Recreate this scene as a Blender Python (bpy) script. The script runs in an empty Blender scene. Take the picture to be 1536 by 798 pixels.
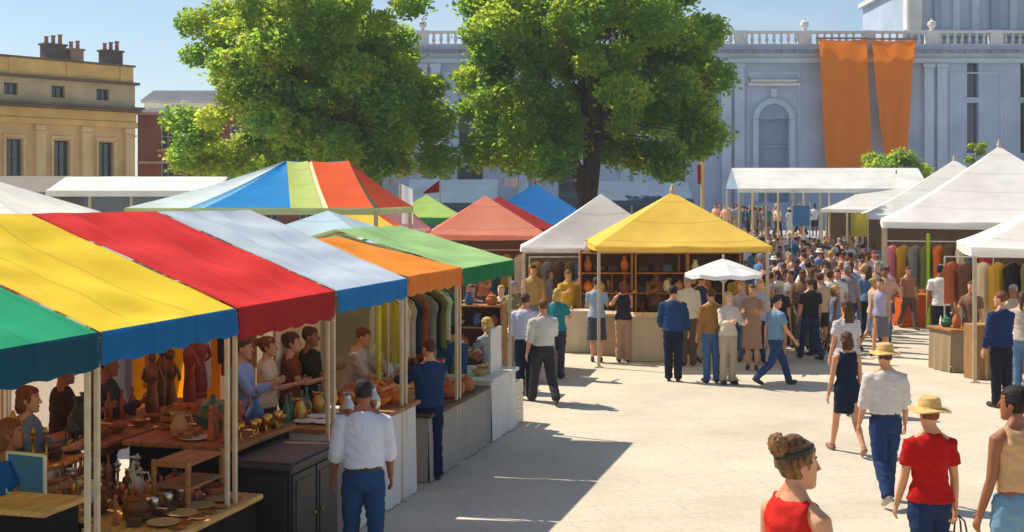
import bpy, bmesh, math, random
import numpy as np
from mathutils import Vector, Matrix, Euler, noise
from mathutils.bvhtree import BVHTree

random.seed(7)
SC = bpy.context.scene
COL = SC.collection
PI = math.pi
R = math.radians
F = 1950.0            # focal length in photograph pixels (1536 wide)
CX, HY, CH = 768.0, 297.0, 3.3   # principal column, horizon row, eye height in metres

# ------------------------------------------------------------------ world, camera, sun
w = bpy.data.worlds.new("World"); SC.world = w; w.use_nodes = True
nt = w.node_tree; nt.nodes.clear()
wo = nt.nodes.new('ShaderNodeOutputWorld'); bg = nt.nodes.new('ShaderNodeBackground')
sky = nt.nodes.new('ShaderNodeTexSky'); sky.sky_type = 'NISHITA'; sky.sun_disc = False
SUN_EL, SUN_AZ = 52.0, -58.0
sky.sun_elevation = R(SUN_EL); sky.sun_rotation = R(SUN_AZ % 360)
sky.air_density = 1.0; sky.dust_density = 0.6; sky.ozone_density = 3.2; sky.altitude = 100
bg.inputs[1].default_value = 0.086
# thin high cloud, a real pattern on the sky directions
tcw = nt.nodes.new('ShaderNodeTexCoord'); mpw = nt.nodes.new('ShaderNodeMapping')
mpw.inputs['Scale'].default_value = (1.6, 1.6, 5.0)
nzw = nt.nodes.new('ShaderNodeTexNoise'); nzw.inputs['Scale'].default_value = 2.2; nzw.inputs['Detail'].default_value = 7
rpw = nt.nodes.new('ShaderNodeValToRGB')
rpw.color_ramp.elements[0].position = .46; rpw.color_ramp.elements[1].position = .78
rpw.color_ramp.elements[0].color = (0, 0, 0, 1); rpw.color_ramp.elements[1].color = (.38, .38, .38, 1)
mxw = nt.nodes.new('ShaderNodeMixRGB'); mxw.inputs[2].default_value = (7.4, 7.8, 8.2, 1)
nt.links.new(tcw.outputs['Generated'], mpw.inputs[0]); nt.links.new(mpw.outputs[0], nzw.inputs[0])
nt.links.new(nzw.outputs[0], rpw.inputs[0]); nt.links.new(rpw.outputs[0], mxw.inputs[0])
nt.links.new(sky.outputs[0], mxw.inputs[1]); nt.links.new(mxw.outputs[0], bg.inputs[0])
nt.links.new(bg.outputs[0], wo.inputs[0])

cam = bpy.data.objects.new('camera', bpy.data.cameras.new('camera')); COL.objects.link(cam)
cam.location = (0, 0, CH); cam.rotation_euler = (R(90), 0, 0)
cam.data.sensor_width = 36; cam.data.lens = 36 * F / 1536
cam.data.shift_y = -(399 - HY) / 1536
cam.data.clip_end = 3000; cam.data.clip_start = .1
SC.camera = cam

sl = bpy.data.lights.new('sun', 'SUN'); so = bpy.data.objects.new('sun', sl); COL.objects.link(so)
sl.energy = 4.3; sl.angle = R(.5); sl.color = (1, .905, .75)
sd = Vector((math.sin(R(SUN_AZ)) * math.cos(R(SUN_EL)), math.cos(R(SUN_AZ)) * math.cos(R(SUN_EL)), math.sin(R(SUN_EL))))
so.rotation_euler = (-sd).to_track_quat('-Z', 'Y').to_euler(); so.location = (-20, 30, 60)

SC.view_settings.view_transform = 'Standard'; SC.view_settings.look = 'None'
SC.view_settings.exposure = 0.52; SC.view_settings.gamma = 1
SC.render.engine = 'CYCLES'
SC.cycles.use_denoising = True
SC.cycles.max_bounces = 6; SC.cycles.diffuse_bounces = 4; SC.cycles.transparent_max_bounces = 8
SC.cycles.caustics_reflective = False; SC.cycles.caustics_refractive = False

# ------------------------------------------------------------------ materials
def srgb(r, g, b):
    f = lambda c: (c / 255 / 12.92) if c / 255 <= .04045 else ((c / 255 + .055) / 1.055) ** 2.4
    return (f(r), f(g), f(b))

def mat(name, col, rough=.8, var=.18, scale=5, bump=.15, bscale=40, transl=0, metal=0, spec=.3, col2=None, detail=4, tcol=None):
    m = bpy.data.materials.new(name); m.use_nodes = True
    t = m.node_tree; p = t.nodes['Principled BSDF']
    p.inputs['Roughness'].default_value = rough; p.inputs['Metallic'].default_value = metal
    p.inputs['Specular IOR Level'].default_value = spec
    tc = t.nodes.new('ShaderNodeTexCoord')
    nz = t.nodes.new('ShaderNodeTexNoise'); nz.inputs['Scale'].default_value = scale; nz.inputs['Detail'].default_value = detail
    t.links.new(tc.outputs['Object'], nz.inputs[0])
    rp = t.nodes.new('ShaderNodeValToRGB'); rp.color_ramp.elements[0].position = .3; rp.color_ramp.elements[1].position = .7
    a = tuple(c * (1 - var) for c in col); b = tuple(min(1, c * (1 + var)) for c in (col2 or col))
    rp.color_ramp.elements[0].color = (*a, 1); rp.color_ramp.elements[1].color = (*b, 1)
    t.links.new(nz.outputs[0], rp.inputs[0]); t.links.new(rp.outputs[0], p.inputs['Base Color'])
    if bump:
        n2 = t.nodes.new('ShaderNodeTexNoise'); n2.inputs['Scale'].default_value = bscale; n2.inputs['Detail'].default_value = 3
        t.links.new(tc.outputs['Object'], n2.inputs[0])
        bp = t.nodes.new('ShaderNodeBump'); bp.inputs['Strength'].default_value = bump; bp.inputs['Distance'].default_value = .02
        t.links.new(n2.outputs[0], bp.inputs['Height']); t.links.new(bp.outputs[0], p.inputs['Normal'])
    if transl:
        tr = t.nodes.new('ShaderNodeBsdfTranslucent'); mx = t.nodes.new('ShaderNodeMixShader'); mx.inputs[0].default_value = transl
        if tcol: tr.inputs[0].default_value = (*tcol, 1)
        else: t.links.new(rp.outputs[0], tr.inputs[0])
        t.links.new(p.outputs[0], mx.inputs[1]); t.links.new(tr.outputs[0], mx.inputs[2])
        t.links.new(mx.outputs[0], t.nodes['Material Output'].inputs[0])
    return m

_M = {}
def cloth(r, g, b, transl=0.0, rough=.9):
    k = (r, g, b, transl)
    if k in _M: return _M[k]
    m = mat('cloth', srgb(r, g, b), rough, .08, 5, .32, 1, transl, spec=.15, detail=6)
    t = m.node_tree; tc = [n for n in t.nodes if n.type == 'TEX_COORD'][0]; mp = t.nodes.new('ShaderNodeMapping'); mp.inputs['Scale'].default_value = (9, 9, 22); mp.inputs['Rotation'].default_value = (.5, .4, 0)
    n2 = [n for n in t.nodes if n.type == 'BUMP'][0].inputs['Height'].links[0].from_node; t.links.new(tc.outputs['Object'], mp.inputs[0]); t.links.new(mp.outputs[0], n2.inputs[0])
    _M[k] = m; return m
def striped(a, b, scale=14, axis='X', dist=.6, thin=.75):
    m = mat('striped_cloth', srgb(*a), .9, .05, 7, .4, 16, spec=.15); t = m.node_tree; p = t.nodes['Principled BSDF']; tc = [n for n in t.nodes if n.type == 'TEX_COORD'][0]
    wv = t.nodes.new('ShaderNodeTexWave'); wv.bands_direction = axis; wv.inputs['Scale'].default_value = scale; wv.inputs['Distortion'].default_value = dist; wv.inputs['Detail'].default_value = 1; t.links.new(tc.outputs['Object'], wv.inputs[0])
    rs = t.nodes.new('ShaderNodeValToRGB'); rs.color_ramp.elements[0].position = thin; rs.color_ramp.elements[1].position = min(1, thin + .12); t.links.new(wv.outputs[1], rs.inputs[0])
    mx = t.nodes.new('ShaderNodeMixRGB'); t.links.new(rs.outputs[0], mx.inputs[0]); t.links.new(p.inputs['Base Color'].links[0].from_socket, mx.inputs[1]); mx.inputs[2].default_value = (*srgb(*b), 1); t.links.new(mx.outputs[0], p.inputs['Base Color']); return m
def canvas(r, g, b, tr=.28):
    k = ('c', r, g, b, tr)
    if k in _M: return _M[k]
    m = mat('canvas', srgb(r, g, b), .75, .09, 1.7, .3, 7, tr, spec=.2, detail=8)
    # sewn seams: a narrow doubled strip every 0.6 m
    t = m.node_tree; p = t.nodes['Principled BSDF']; tc = [n for n in t.nodes if n.type == 'TEX_COORD'][0]
    wv = t.nodes.new('ShaderNodeTexWave'); wv.wave_type = 'BANDS'; wv.bands_direction = 'Y'; wv.inputs['Scale'].default_value = .5; wv.inputs['Distortion'].default_value = 0
    t.links.new(tc.outputs['Object'], wv.inputs[0]); rs = t.nodes.new('ShaderNodeValToRGB'); rs.color_ramp.elements[0].position = .985; rs.color_ramp.elements[1].position = .996
    rs.color_ramp.elements[0].color = (1, 1, 1, 1); rs.color_ramp.elements[1].color = (.80, .80, .80, 1); t.links.new(wv.outputs[1], rs.inputs[0])
    src = p.inputs['Base Color'].links[0].from_socket; ml = t.nodes.new('ShaderNodeMixRGB'); ml.blend_type = 'MULTIPLY'; ml.inputs[0].default_value = 1
    t.links.new(src, ml.inputs[1]); t.links.new(rs.outputs[0], ml.inputs[2]); t.links.new(ml.outputs[0], p.inputs['Base Color'])
    _M[k] = m; return m
def paint(r, g, b, rough=.5, metal=0, var=.12, scale=9):
    k = ('p', r, g, b, rough, metal)
    if k not in _M: _M[k] = mat('paint', srgb(r, g, b), rough, var, scale, .08, 60, metal=metal, spec=.4)
    return _M[k]
def wood(r, g, b):
    k = ('w', r, g, b)
    if k in _M: return _M[k]
    m = mat('wood', srgb(r, g, b), .65, .3, 4, .2, 50)
    t = m.node_tree; tc = [n for n in t.nodes if n.type == 'TEX_COORD'][0]
    mp = t.nodes.new('ShaderNodeMapping'); mp.inputs['Scale'].default_value = (6, 1, 6)
    t.links.new(tc.outputs['Object'], mp.inputs[0])
    for n in t.nodes:
        if n.type == 'TEX_NOISE': t.links.new(mp.outputs[0], n.inputs[0])
    _M[k] = m; return m
def stone(r, g, b, var=.16, scale=.8):
    k = ('s', r, g, b, scale)
    if k not in _M: _M[k] = mat('stone', srgb(r, g, b), .9, var, scale, .3, 9, spec=.2, detail=9)
    return _M[k]
SKIN = {n: mat('skin', srgb(*c), .55, .06, 9, .08, 60, spec=.35) for n, c in dict(
    pale=(226, 178, 150), tan=(204, 148, 112), brown=(150, 96, 66), deep=(100, 62, 44)).items()}
def hairmat(c):
    m = mat('hair', c, .6, .5, 1, .5, 1, spec=.2, detail=5)
    t = m.node_tree; tc = [n for n in t.nodes if n.type == 'TEX_COORD'][0]; mp = t.nodes.new('ShaderNodeMapping'); mp.inputs['Scale'].default_value = (130, 45, 22)
    t.links.new(tc.outputs['Object'], mp.inputs[0])
    for n in t.nodes:
        if n.type == 'TEX_NOISE': t.links.new(mp.outputs[0], n.inputs[0])
    return m
HAIR = {n: hairmat(srgb(*c)) for n, c in dict(black=(36, 30, 28), brown=(82, 54, 36), auburn=(116, 66, 38), blonde=(196, 158, 92), grey=(150, 145, 140)).items()}
M_EYEW = paint(225, 222, 215, .3); M_EYED = paint(36, 26, 22, .2); M_LIP = paint(160, 78, 70, .45)
M_STRAW = mat('straw', srgb(216, 180, 112), .8, .25, 60, .6, 120)
M_GLASS = mat('glass', (.045, .055, .07), .08, .3, .6, 0, spec=.8)
M_STEEL = paint(200, 200, 198, .4, .6)
M_ALU = paint(196, 178, 148, .5)
M_BRASS = mat('brass', srgb(196, 150, 74), .32, .2, 20, .1, 60, metal=.9)
M_SILVER = mat('silver', srgb(190, 190, 186), .3, .15, 20, .1, 60, metal=.9)
M_BRONZE = mat('bronze', srgb(122, 76, 44), .4, .3, 14, .15, 60, metal=.6)
M_BLACKCL = cloth(27, 26, 30); M_WOODL = wood(204, 158, 92); M_WOODM = wood(158, 108, 60); M_WOODD = wood(92, 62, 40)

# ------------------------------------------------------------------ mesh builder
class MB:
    def __init__(s): s.v = []; s.f = []; s.m = []; s.mi = 0
    def add(s, verts, faces, mi=None):
        o = len(s.v); s.v += [tuple(p) for p in verts]
        s.f += [tuple(i + o for i in f) for f in faces]; s.m += [s.mi if mi is None else mi] * len(faces); return s
    def box(s, c, d, rz=0, rx=0, ry=0, mi=None, bev=0):
        x, y, z = [k / 2 for k in d]
        b = min(bev, x * .9, y * .9, z * .9) if bev else min(.006, x * .4, y * .4, z * .4)
        # chamfered box: three boxes' hull as 24 vertices
        vs = []; idx = {}
        for sx in (-1, 1):
            for sy in (-1, 1):
                for sz in (-1, 1):
                    for a in range(3):
                        p = [sx * (x - b), sy * (y - b), sz * (z - b)]; p[a] = (sx * x, sy * y, sz * z)[a]
                        idx[(sx, sy, sz, a)] = len(vs); vs.append(p)
        fs = []
        for a in range(3):
            o1, o2 = [(1, 2), (2, 0), (0, 1)][a]
            for sg in (-1, 1):
                q = []
                for (p1, p2) in ((-1, -1), (1, -1), (1, 1), (-1, 1)):
                    k = [0, 0, 0]; k[a] = sg; k[o1] = p1; k[o2] = p2; q.append(idx[(*k, a)])
                fs.append(q if sg > 0 else q[::-1])
        for a in range(3):           # edges along axis a
            o1, o2 = [(1, 2), (2, 0), (0, 1)][a]
            for p1 in (-1, 1):
                for p2 in (-1, 1):
                    k0 = [0, 0, 0]; k0[a] = -1; k0[o1] = p1; k0[o2] = p2; k1 = list(k0); k1[a] = 1
                    q = [idx[(*k0, o1)], idx[(*k0, o2)], idx[(*k1, o2)], idx[(*k1, o1)]]
                    fs.append(q if p1 * p2 < 0 else q[::-1])
        for sx in (-1, 1):
            for sy in (-1, 1):
                for sz in (-1, 1):
                    q = [idx[(sx, sy, sz, 0)], idx[(sx, sy, sz, 1)], idx[(sx, sy, sz, 2)]]
                    fs.append(q if sx * sy * sz > 0 else q[::-1])
        M = Matrix.Translation(c) @ Euler((rx, ry, rz)).to_matrix().to_4x4()
        return s.add([M @ Vector(p) for p in vs], fs, mi)
    def tube(s, pts, rad, n=8, mi=None, flat=1.0):
        v, f = tube(pts, rad, n, flat); return s.add(v, f, mi)
    def bar(s, a, b, r, n=8, mi=None, r2=None): return s.tube([a, b], [r, r if r2 is None else r2], n, mi)
    def lathe(s, prof, c=(0, 0, 0), n=16, mi=None, sx=1, sy=1):
        v, f = lathe(prof, n); return s.add([(p[0] * sx + c[0], p[1] * sy + c[1], p[2] + c[2]) for p in v], f, mi)
    def ell(s, c, r, n=10, mi=None, rot=None):
        v, f = ell(c, r, n, rot); return s.add(v, f, mi)
    def prism(s, poly, a, b, axis='y', mi=None):
        # poly: list of 2-D points, extruded from a to b along axis
        n = len(poly); mk = {'y': lambda p, t: (p[0], t, p[1]), 'x': lambda p, t: (t, p[0], p[1]), 'z': lambda p, t: (p[0], p[1], t)}[axis]
        v = [mk(p, a) for p in poly] + [mk(p, b) for p in poly]
        f = [tuple(range(n)), tuple(range(2 * n - 1, n - 1, -1))] + [(i, i + n, (i + 1) % n + n, (i + 1) % n) for i in range(n)]
        return s.add(v, f, mi)
    def sheet(s, a, b, c, d, nu=8, nv=8, sag=0, amp=0, freq=1.5, seed=0, mi=None):
        # corners a(0,0) b(1,0) c(1,1) d(0,1)
        a, b, c, d = map(Vector, (a, b, c, d)); nr = (b - a).cross(d - a)
        if nr.length < 1e-9: nr = (c - b).cross(d - a)
        nr.normalize(); v = []
        for j in range(nv + 1):
            for i in range(nu + 1):
                u, t = i / nu, j / nv
                p = a * (1 - u) * (1 - t) + b * u * (1 - t) + c * u * t + d * (1 - u) * t
                w_ = math.sin(PI * u) * math.sin(PI * t)
                p = p + Vector((0, 0, -sag * w_))
                if amp: p = p + nr * amp * noise.noise(Vector((p.x * freq + seed * 7.3, p.y * freq, p.z * freq))) * min(1, 3 * w_ + .15)
                v.append(p)
        f = [(j * (nu + 1) + i, j * (nu + 1) + i + 1, (j + 1) * (nu + 1) + i + 1, (j + 1) * (nu + 1) + i) for j in range(nv) for i in range(nu)]
        return s.add(v, f, mi)
    def build(s, name, mats, parent=None, smooth=False, auto=None, fixn=True):
        me = bpy.data.meshes.new(name); me.from_pydata(s.v, [], s.f)
        for m in (mats if isinstance(mats, (list, tuple)) else [mats]): me.materials.append(m)
        me.polygons.foreach_set('material_index', s.m)
        if fixn:
            bm = bmesh.new(); bm.from_mesh(me); bmesh.ops.recalc_face_normals(bm, faces=bm.faces); bm.to_mesh(me); bm.free()
        if smooth: me.shade_smooth() if not auto else me.set_sharp_from_angle(angle=R(auto))
        me.update()
        return link(name, me, parent)

def link(name, me, parent=None):
    o = bpy.data.objects.new(name, me); COL.objects.link(o)
    if parent is not None: o.parent = parent
    return o

def tube(pts, rad, n=8, flat=1.0):
    pts = [Vector(p) for p in pts]; V = []; Fc = []
    rad = [(r, r) if not isinstance(r, (tuple, list)) else r for r in rad]
    d0 = (pts[1] - pts[0]).normalized()
    up = Vector((0, 1, 0)) if abs(d0.y) < .8 else Vector((1, 0, 0))
    for i, p in enumerate(pts):
        d = (pts[min(i + 1, len(pts) - 1)] - pts[max(i - 1, 0)]).normalized()
        x = up.cross(d)
        if x.length < 1e-4: x = Vector((1, 0, 0)).cross(d)
        x.normalize(); y = d.cross(x)
        for k in range(n):
            a = 2 * PI * k / n
            V.append(p + x * math.cos(a) * rad[i][0] + y * math.sin(a) * rad[i][1] * flat)
    for i in range(len(pts) - 1):
        for k in range(n): Fc.append((i * n + k, i * n + (k + 1) % n, (i + 1) * n + (k + 1) % n, (i + 1) * n + k))
    Fc.append(tuple(range(n - 1, -1, -1))); Fc.append(tuple(range((len(pts) - 1) * n, len(pts) * n)))
    return V, Fc
def lathe(prof, n=16):
    V = []; Fc = []
    for r, z in prof:
        for k in range(n): V.append((max(r, .0005) * math.cos(2 * PI * k / n), max(r, .0005) * math.sin(2 * PI * k / n), z))
    for i in range(len(prof) - 1):
        for k in range(n): Fc.append((i * n + k, i * n + (k + 1) % n, (i + 1) * n + (k + 1) % n, (i + 1) * n + k))
    Fc.append(tuple(range(n - 1, -1, -1))); Fc.append(tuple(range((len(prof) - 1) * n, len(prof) * n)))
    return V, Fc
def ell(c, r, n=10, rot=None):
    c = Vector(c); V = []; Fc = []; h = max(5, n // 2 + 1)
    E = Euler(rot).to_matrix() if rot else None
    for j in range(h + 1):
        t = PI * (j + .12 * (1 if j == 0 else -1 if j == h else 0)) / h
        for k in range(n):
            p = Vector((r[0] * math.sin(t) * math.cos(2 * PI * k / n), r[1] * math.sin(t) * math.sin(2 * PI * k / n), -r[2] * math.cos(t)))
            if E: p = E @ p
            V.append(c + p)
    for j in range(h):
        for k in range(n): Fc.append((j * n + k, j * n + (k + 1) % n, (j + 1) * n + (k + 1) % n, (j + 1) * n + k))
    Fc.append(tuple(range(n - 1, -1, -1))); Fc.append(tuple(range(h * n, (h + 1) * n)))
    return V, Fc

# ------------------------------------------------------------------ scene-tree helpers
def tag(o, label=None, cat=None, group=None, kind=None):
    if label: o['label'] = label
    if cat: o['category'] = cat
    if group: o['group'] = group
    if kind: o['kind'] = kind
    return o
def thing(name, label, cat, loc=(0, 0, 0), rz=0, group=None):
    o = bpy.data.objects.new(name, None); COL.objects.link(o); o.empty_display_size = .2
    o.location = loc; o.rotation_euler = (0, 0, rz); return tag(o, label, cat, group)
def dup(root, loc=None, rz=None, label=None, group=None, scale=None):
    def cp(o, par):
        c = o.copy(); COL.objects.link(c); c.parent = par
        for ch in list(o.children): cp(ch, c)
        return c
    r = cp(root, None)
    if loc is not None: r.location = loc
    if rz is not None: r.rotation_euler = (0, 0, rz)
    if scale is not None: r.scale = (scale,) * 3
    if label: r['label'] = label
    if group: r['group'] = group
    return r
def px(u, q): return ((u - CX) * q, F * q)
def at(u, v, Y): return Vector(((u - CX) / F * Y, Y, CH - (v - HY) / F * Y))

# the row of stalls on the left: s runs along it away from the viewer, n points out into the square
TH = math.atan(532 / F); ES = (math.sin(TH), math.cos(TH)); EN = (math.cos(TH), -math.sin(TH))
RX0, RY0 = -2.724, 8.52
def RL(s, n, z=0): return Vector((RX0 + s * ES[0] + n * EN[0], RY0 + s * ES[1] + n * EN[1], z))
def on_n(u, n):           # where the line of sight through column u meets the upright plane n
    a = (u - CX) / F
    Y = (n + RX0 * EN[0] + RY0 * EN[1]) / (a * EN[0] + EN[1])
    return Vector((a * Y, Y, 0))
def to_row(p): d = (p[0] - RX0, p[1] - RY0); return (d[0] * ES[0] + d[1] * ES[1], d[0] * EN[0] + d[1] * EN[1])
# ------------------------------------------------------------------ people
def fuse(prims, voxel, smooth=2, wr=0, seed=0):
    """one continuous surface from overlapping closed shells; returns mesh"""
    mb = MB()
    for v, f in prims: mb.add(v, f)
    me = bpy.data.meshes.new('tmp'); me.from_pydata(mb.v, [], mb.f)
    bm = bmesh.new(); bm.from_mesh(me); bmesh.ops.recalc_face_normals(bm, faces=bm.faces); bm.to_mesh(me); bm.free()
    o = bpy.data.objects.new('tmp', me); COL.objects.link(o)
    md = o.modifiers.new('r', 'REMESH'); md.mode = 'VOXEL'; md.voxel_size = voxel; md.adaptivity = 0
    if smooth:
        sm = o.modifiers.new('s', 'SMOOTH'); sm.factor = .5; sm.iterations = smooth
    dg = bpy.context.evaluated_depsgraph_get(); dg.update()
    out = bpy.data.meshes.new_from_object(o.evaluated_get(dg), depsgraph=dg)
    bpy.data.objects.remove(o); bpy.data.meshes.remove(me)
    if wr:
        nv = len(out.vertices); co = np.empty(nv * 3); no = np.empty(nv * 3)
        out.vertices.foreach_get('co', co); out.vertices.foreach_get('normal', no)
        co = co.reshape(-1, 3); no = no.reshape(-1, 3); k = np.empty(nv)
        for i in range(nv):
            p = co[i]; f1 = noise.noise(Vector((p[0] * 7 + seed, p[1] * 7, p[2] * 15 + p[0] * 9))); k[i] = (1 - abs(f1) * 3.2) * .9 + .6 * noise.noise(Vector((p[0] * 17, p[1] * 17 + seed, p[2] * 24)))
        co += no * (k * wr)[:, None]; out.vertices.foreach_set('co', co.ravel())
    out.shade_smooth(); return out

def head_prof(k=1.0):
    return [(-.118, .022, .024, .058), (-.108, .040, .042, .05), (-.085, .052, .062, .032), (-.05, .061, .082, .012), (-.01, .068, .093, .003),
            (.03, .073, .099, -.002), (.065, .072, .094, -.006), (.092, .058, .076, -.009), (.110, .036, .048, -.011), (.118, .012, .016, -.012)]
def loft(prof, n=14):
    V = []; Fc = []
    for (z, rx, ry, yo) in prof:
        for k in range(n):
            a = 2 * PI * k / n; V.append(Vector((rx * math.cos(a), yo + ry * math.sin(a), z)))
    for i in range(len(prof) - 1):
        for k in range(n): Fc.append((i * n + k, i * n + (k + 1) % n, (i + 1) * n + (k + 1) % n, (i + 1) * n + k))
    Fc.append(tuple(range(n - 1, -1, -1))); Fc.append(tuple(range((len(prof) - 1) * n, len(prof) * n)))
    return V, Fc

def xf(prim, M): return [M @ Vector(p) for p in prim[0]], prim[1]

def skeleton(P):
    """all shells of a figure 1.75 m tall, facing +Y; returns dict group -> list of shells (+ 'face' features)"""
    fem = P.get('fem', 0); lean = R(P.get('lean', 0))
    G = {k: [] for k in ('skin', 'head', 'hand', 'hair', 'top', 'bottom', 'shoe', 'hat', 'eyew', 'eyed', 'lip')}
    PV = Matrix.Translation((0, 0, .95)) @ Matrix.Rotation(-lean, 4, 'X') @ Matrix.Translation((0, 0, -.95))
    sw = .165 if fem else .185
    # torso
    hip = (.172, .118) if fem else (.158, .115); wa = (.118, .09) if fem else (.14, .102); ch = (.148, .112) if fem else (.17, .118)
    tors = [(.82, hip[0] * .86, hip[1] * .85, -.01), (.90, hip[0], hip[1], -.012), (.98, hip[0] * .95, hip[1] * .93, -.005), (1.09, wa[0], wa[1], 0),
            (1.20, (wa[0] + ch[0]) / 2, (wa[1] + ch[1]) / 2, .005), (1.30, ch[0], ch[1], .008), (1.39, ch[0] * 1.02, ch[1] * .9, 0), (1.445, ch[0] * .78, ch[1] * .7, -.008), (1.485, .062, .06, -.008), (1.50, .055, .055, -.005)]
    G['skin'].append(xf(loft(tors, 16), PV))
    cl = P.get('loose', 1.0)
    # legs
    lo = 0
    for i, sx in enumerate((-1, 1)):
        a, b = [R(t) for t in P.get('legs', ((0, 0), (0, 0)))[i]]
        st = P.get('stance', .0)
        h = Vector((sx * .088, 0, .90)); k = h + Vector((sx * st, math.sin(a), -math.cos(a))).normalized() * .425
        an = k + Vector((sx * st * .5, math.sin(a - b), -math.cos(a - b))).normalized() * .42
        th = .088 if fem else .085
        mid = h.lerp(k, .5); cm = k.lerp(an, .3)
        G['skin'].append(tube([h + Vector((0, 0, .05)), h.lerp(k, .2), mid, k, cm + Vector((0, -.012, 0)), k.lerp(an, .7), an, an + Vector((0, 0, -.03))],
                              [.075, th, .072, .052, .053, .04, .034, .034], 10))
        bt = P.get('bottom', 'trousers')
        fp = (-.5 if (a - b) < -.3 else 0)     # heel up on the trailing foot
        fd = Vector((sx * .12, math.cos(fp), math.sin(fp))).normalized(); up = Vector((0, -math.sin(fp), math.cos(fp)))
        s0 = an - up * .035 - fd * .055
        shoe = tube([s0, s0 + fd * .03, s0 + fd * .1, s0 + fd * .17, s0 + fd * .225, s0 + fd * .245], [(.022, .03), (.038, .042), (.04, .042), (.045, .03), (.036, .02), (.015, .012)], 10)
        (G['shoe']).append(shoe); G['shoe'].append(tube([an + Vector((0, 0, -.05)), an + Vector((0, 0, .03))], [.04, .038], 8))
        if bt == 'trousers':
            w2 = P.get('wide', 1.0)
            G['bottom'].append(tube([h + Vector((0, 0, .06)), h.lerp(k, .2), mid, k, cm, k.lerp(an, .75), an + Vector((0, 0, -.02))],
                                    [.092, th + .017, .09 * cl, .071 * cl * w2, .072 * cl * w2, .066 * cl * w2, .068 * cl * w2], 12))
        elif bt == 'shorts':
            G['bottom'].append(tube([h + Vector((0, 0, .06)), h.lerp(k, .2), mid, h.lerp(k, .78)], [.092, th + .02, .096, .09], 12))
    if P.get('bottom') in ('skirt', 'dress'):
        hm = P.get('hem', .5); z0 = 1.04 if P['bottom'] == 'skirt' else 1.1
        fl = P.get('flare', 1.25)
        G['bottom'].append(xf(loft([(hm, hip[0] * fl, hip[1] * fl * 1.05, 0), ((hm + .9) / 2, hip[0] * (1 + fl) / 2 * 1.02, hip[1] * (1 + fl) / 2 * 1.06, 0), (.9, hip[0] * 1.07, hip[1] * 1.1, -.01), (z0, wa[0] * 1.08, wa[1] * 1.1, 0)], 20), Matrix()))
    else:
        G['bottom'].append(loft([(.80, hip[0] * .8, hip[1] * .95, -.01), (.86, hip[0] * 1.0, hip[1] * 1.1, -.012), (.93, hip[0] * 1.05, hip[1] * 1.1, -.012), (1.0, hip[0] * .97, hip[1] * 1.02, -.005), (1.035, wa[0] * 1.1, wa[1] * 1.1, 0)], 18))
    # top
    t0 = 1.0 if P.get('belt') else P.get('hemtop', .92); i0 = 1.07 * cl; ad = .009
    tp = [(t0, hip[0] * 1.08 * cl + ad + .006, hip[1] * 1.12 * cl + ad + .006, -.01), (.98, hip[0] * 1.03 * cl + ad + .004, hip[1] * 1.03 * cl + ad + .004, -.006)] if t0 < .97 else [(t0, wa[0] * i0 + ad + .012, wa[1] * i0 + ad + .012, 0)]
    tp += [(1.09, wa[0] * i0 + ad + .012 * cl, wa[1] * i0 + ad + .012, 0), (1.20, (wa[0] + ch[0]) / 2 * i0 + ad, (wa[1] + ch[1]) / 2 * i0 + ad, .005),
           (1.30, ch[0] * 1.04 * cl + ad, ch[1] * 1.05 * cl + ad, .008)]
    sl = P.get('sleeve', 'short')
    if sl == 'none':
        for sx in (-1, 1): G['top'].append(xf(tube([(sx * .07, .085, 1.34), (sx * .088, .072, 1.40), (sx * .096, .03, 1.462), (sx * .098, -.02, 1.478), (sx * .094, -.07, 1.43), (sx * .08, -.09, 1.35)], [(.035, .014), (.034, .014), (.03, .014), (.03, .014), (.034, .014), (.035, .014)], 10), PV))
    if sl == 'none': tp += [(1.37, ch[0] * 1.0 + ad, ch[1] * .98 + ad, 0), (1.415, ch[0] * .9 + ad, ch[1] * .84 + ad, -.004), (1.452, ch[0] * .68 + ad, ch[1] * .66 + ad, -.012), (1.472, ch[0] * .45, .055, -.02)]
    else: tp += [(1.39, ch[0] * 1.05 + ad, ch[1] * .95 + ad, 0), (1.45, ch[0] * .8 + ad, ch[1] * .74 + ad, -.008), (1.49, .07, .07, -.008)]
    G['top'].append(xf(loft(tp, 20), PV))
    if P.get('belt'):
        G['belt'] = [loft([(.985, hip[0] * .99 + .012, hip[1] * 1.03 + .012, -.006), (1.022, wa[0] * 1.12 + .012, wa[1] * 1.14 + .012, -.003)], 22)]
    # arms
    arms = P.get('arms', ((5, 8, 12, 0), (5, 8, 12, 0))); G['wrist'] = []
    for i, sx in enumerate((-1, 1)):
        f, c, e, inw = arms[i]; f, c, e = R(f), R(c), R(e)
        sh = Vector((sx * sw, 0, 1.398)); ud = Vector((sx * math.sin(c), math.sin(f) * math.cos(c), -math.cos(f) * math.cos(c))).normalized()
        el = sh + ud * .285; g = f + e
        fd = Vector((sx * (math.sin(c) * .6 - inw), math.sin(g) * math.cos(c), -math.cos(g) * math.cos(c))).normalized()
        wr = el + fd * .25
        ua = .043 if fem else .05
        arm = tube([sh + Vector((-sx * .06, 0, .02)), sh + Vector((0, 0, -.008)), sh.lerp(el, .35), el, el.lerp(wr, .3), wr, wr + fd * .03], [.05, ua + .012, ua + .002, ua * .83, ua * .85, .027, .027], 10)
        G['skin'].append(xf(arm, PV)); G['skin'].append(xf(tube([(sx * .015, -.012, 1.53), (sx * .07, -.014, 1.462), (sx * (sw - .03), -.004, 1.418)], [.038, .04, .04], 8), PV))
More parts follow.
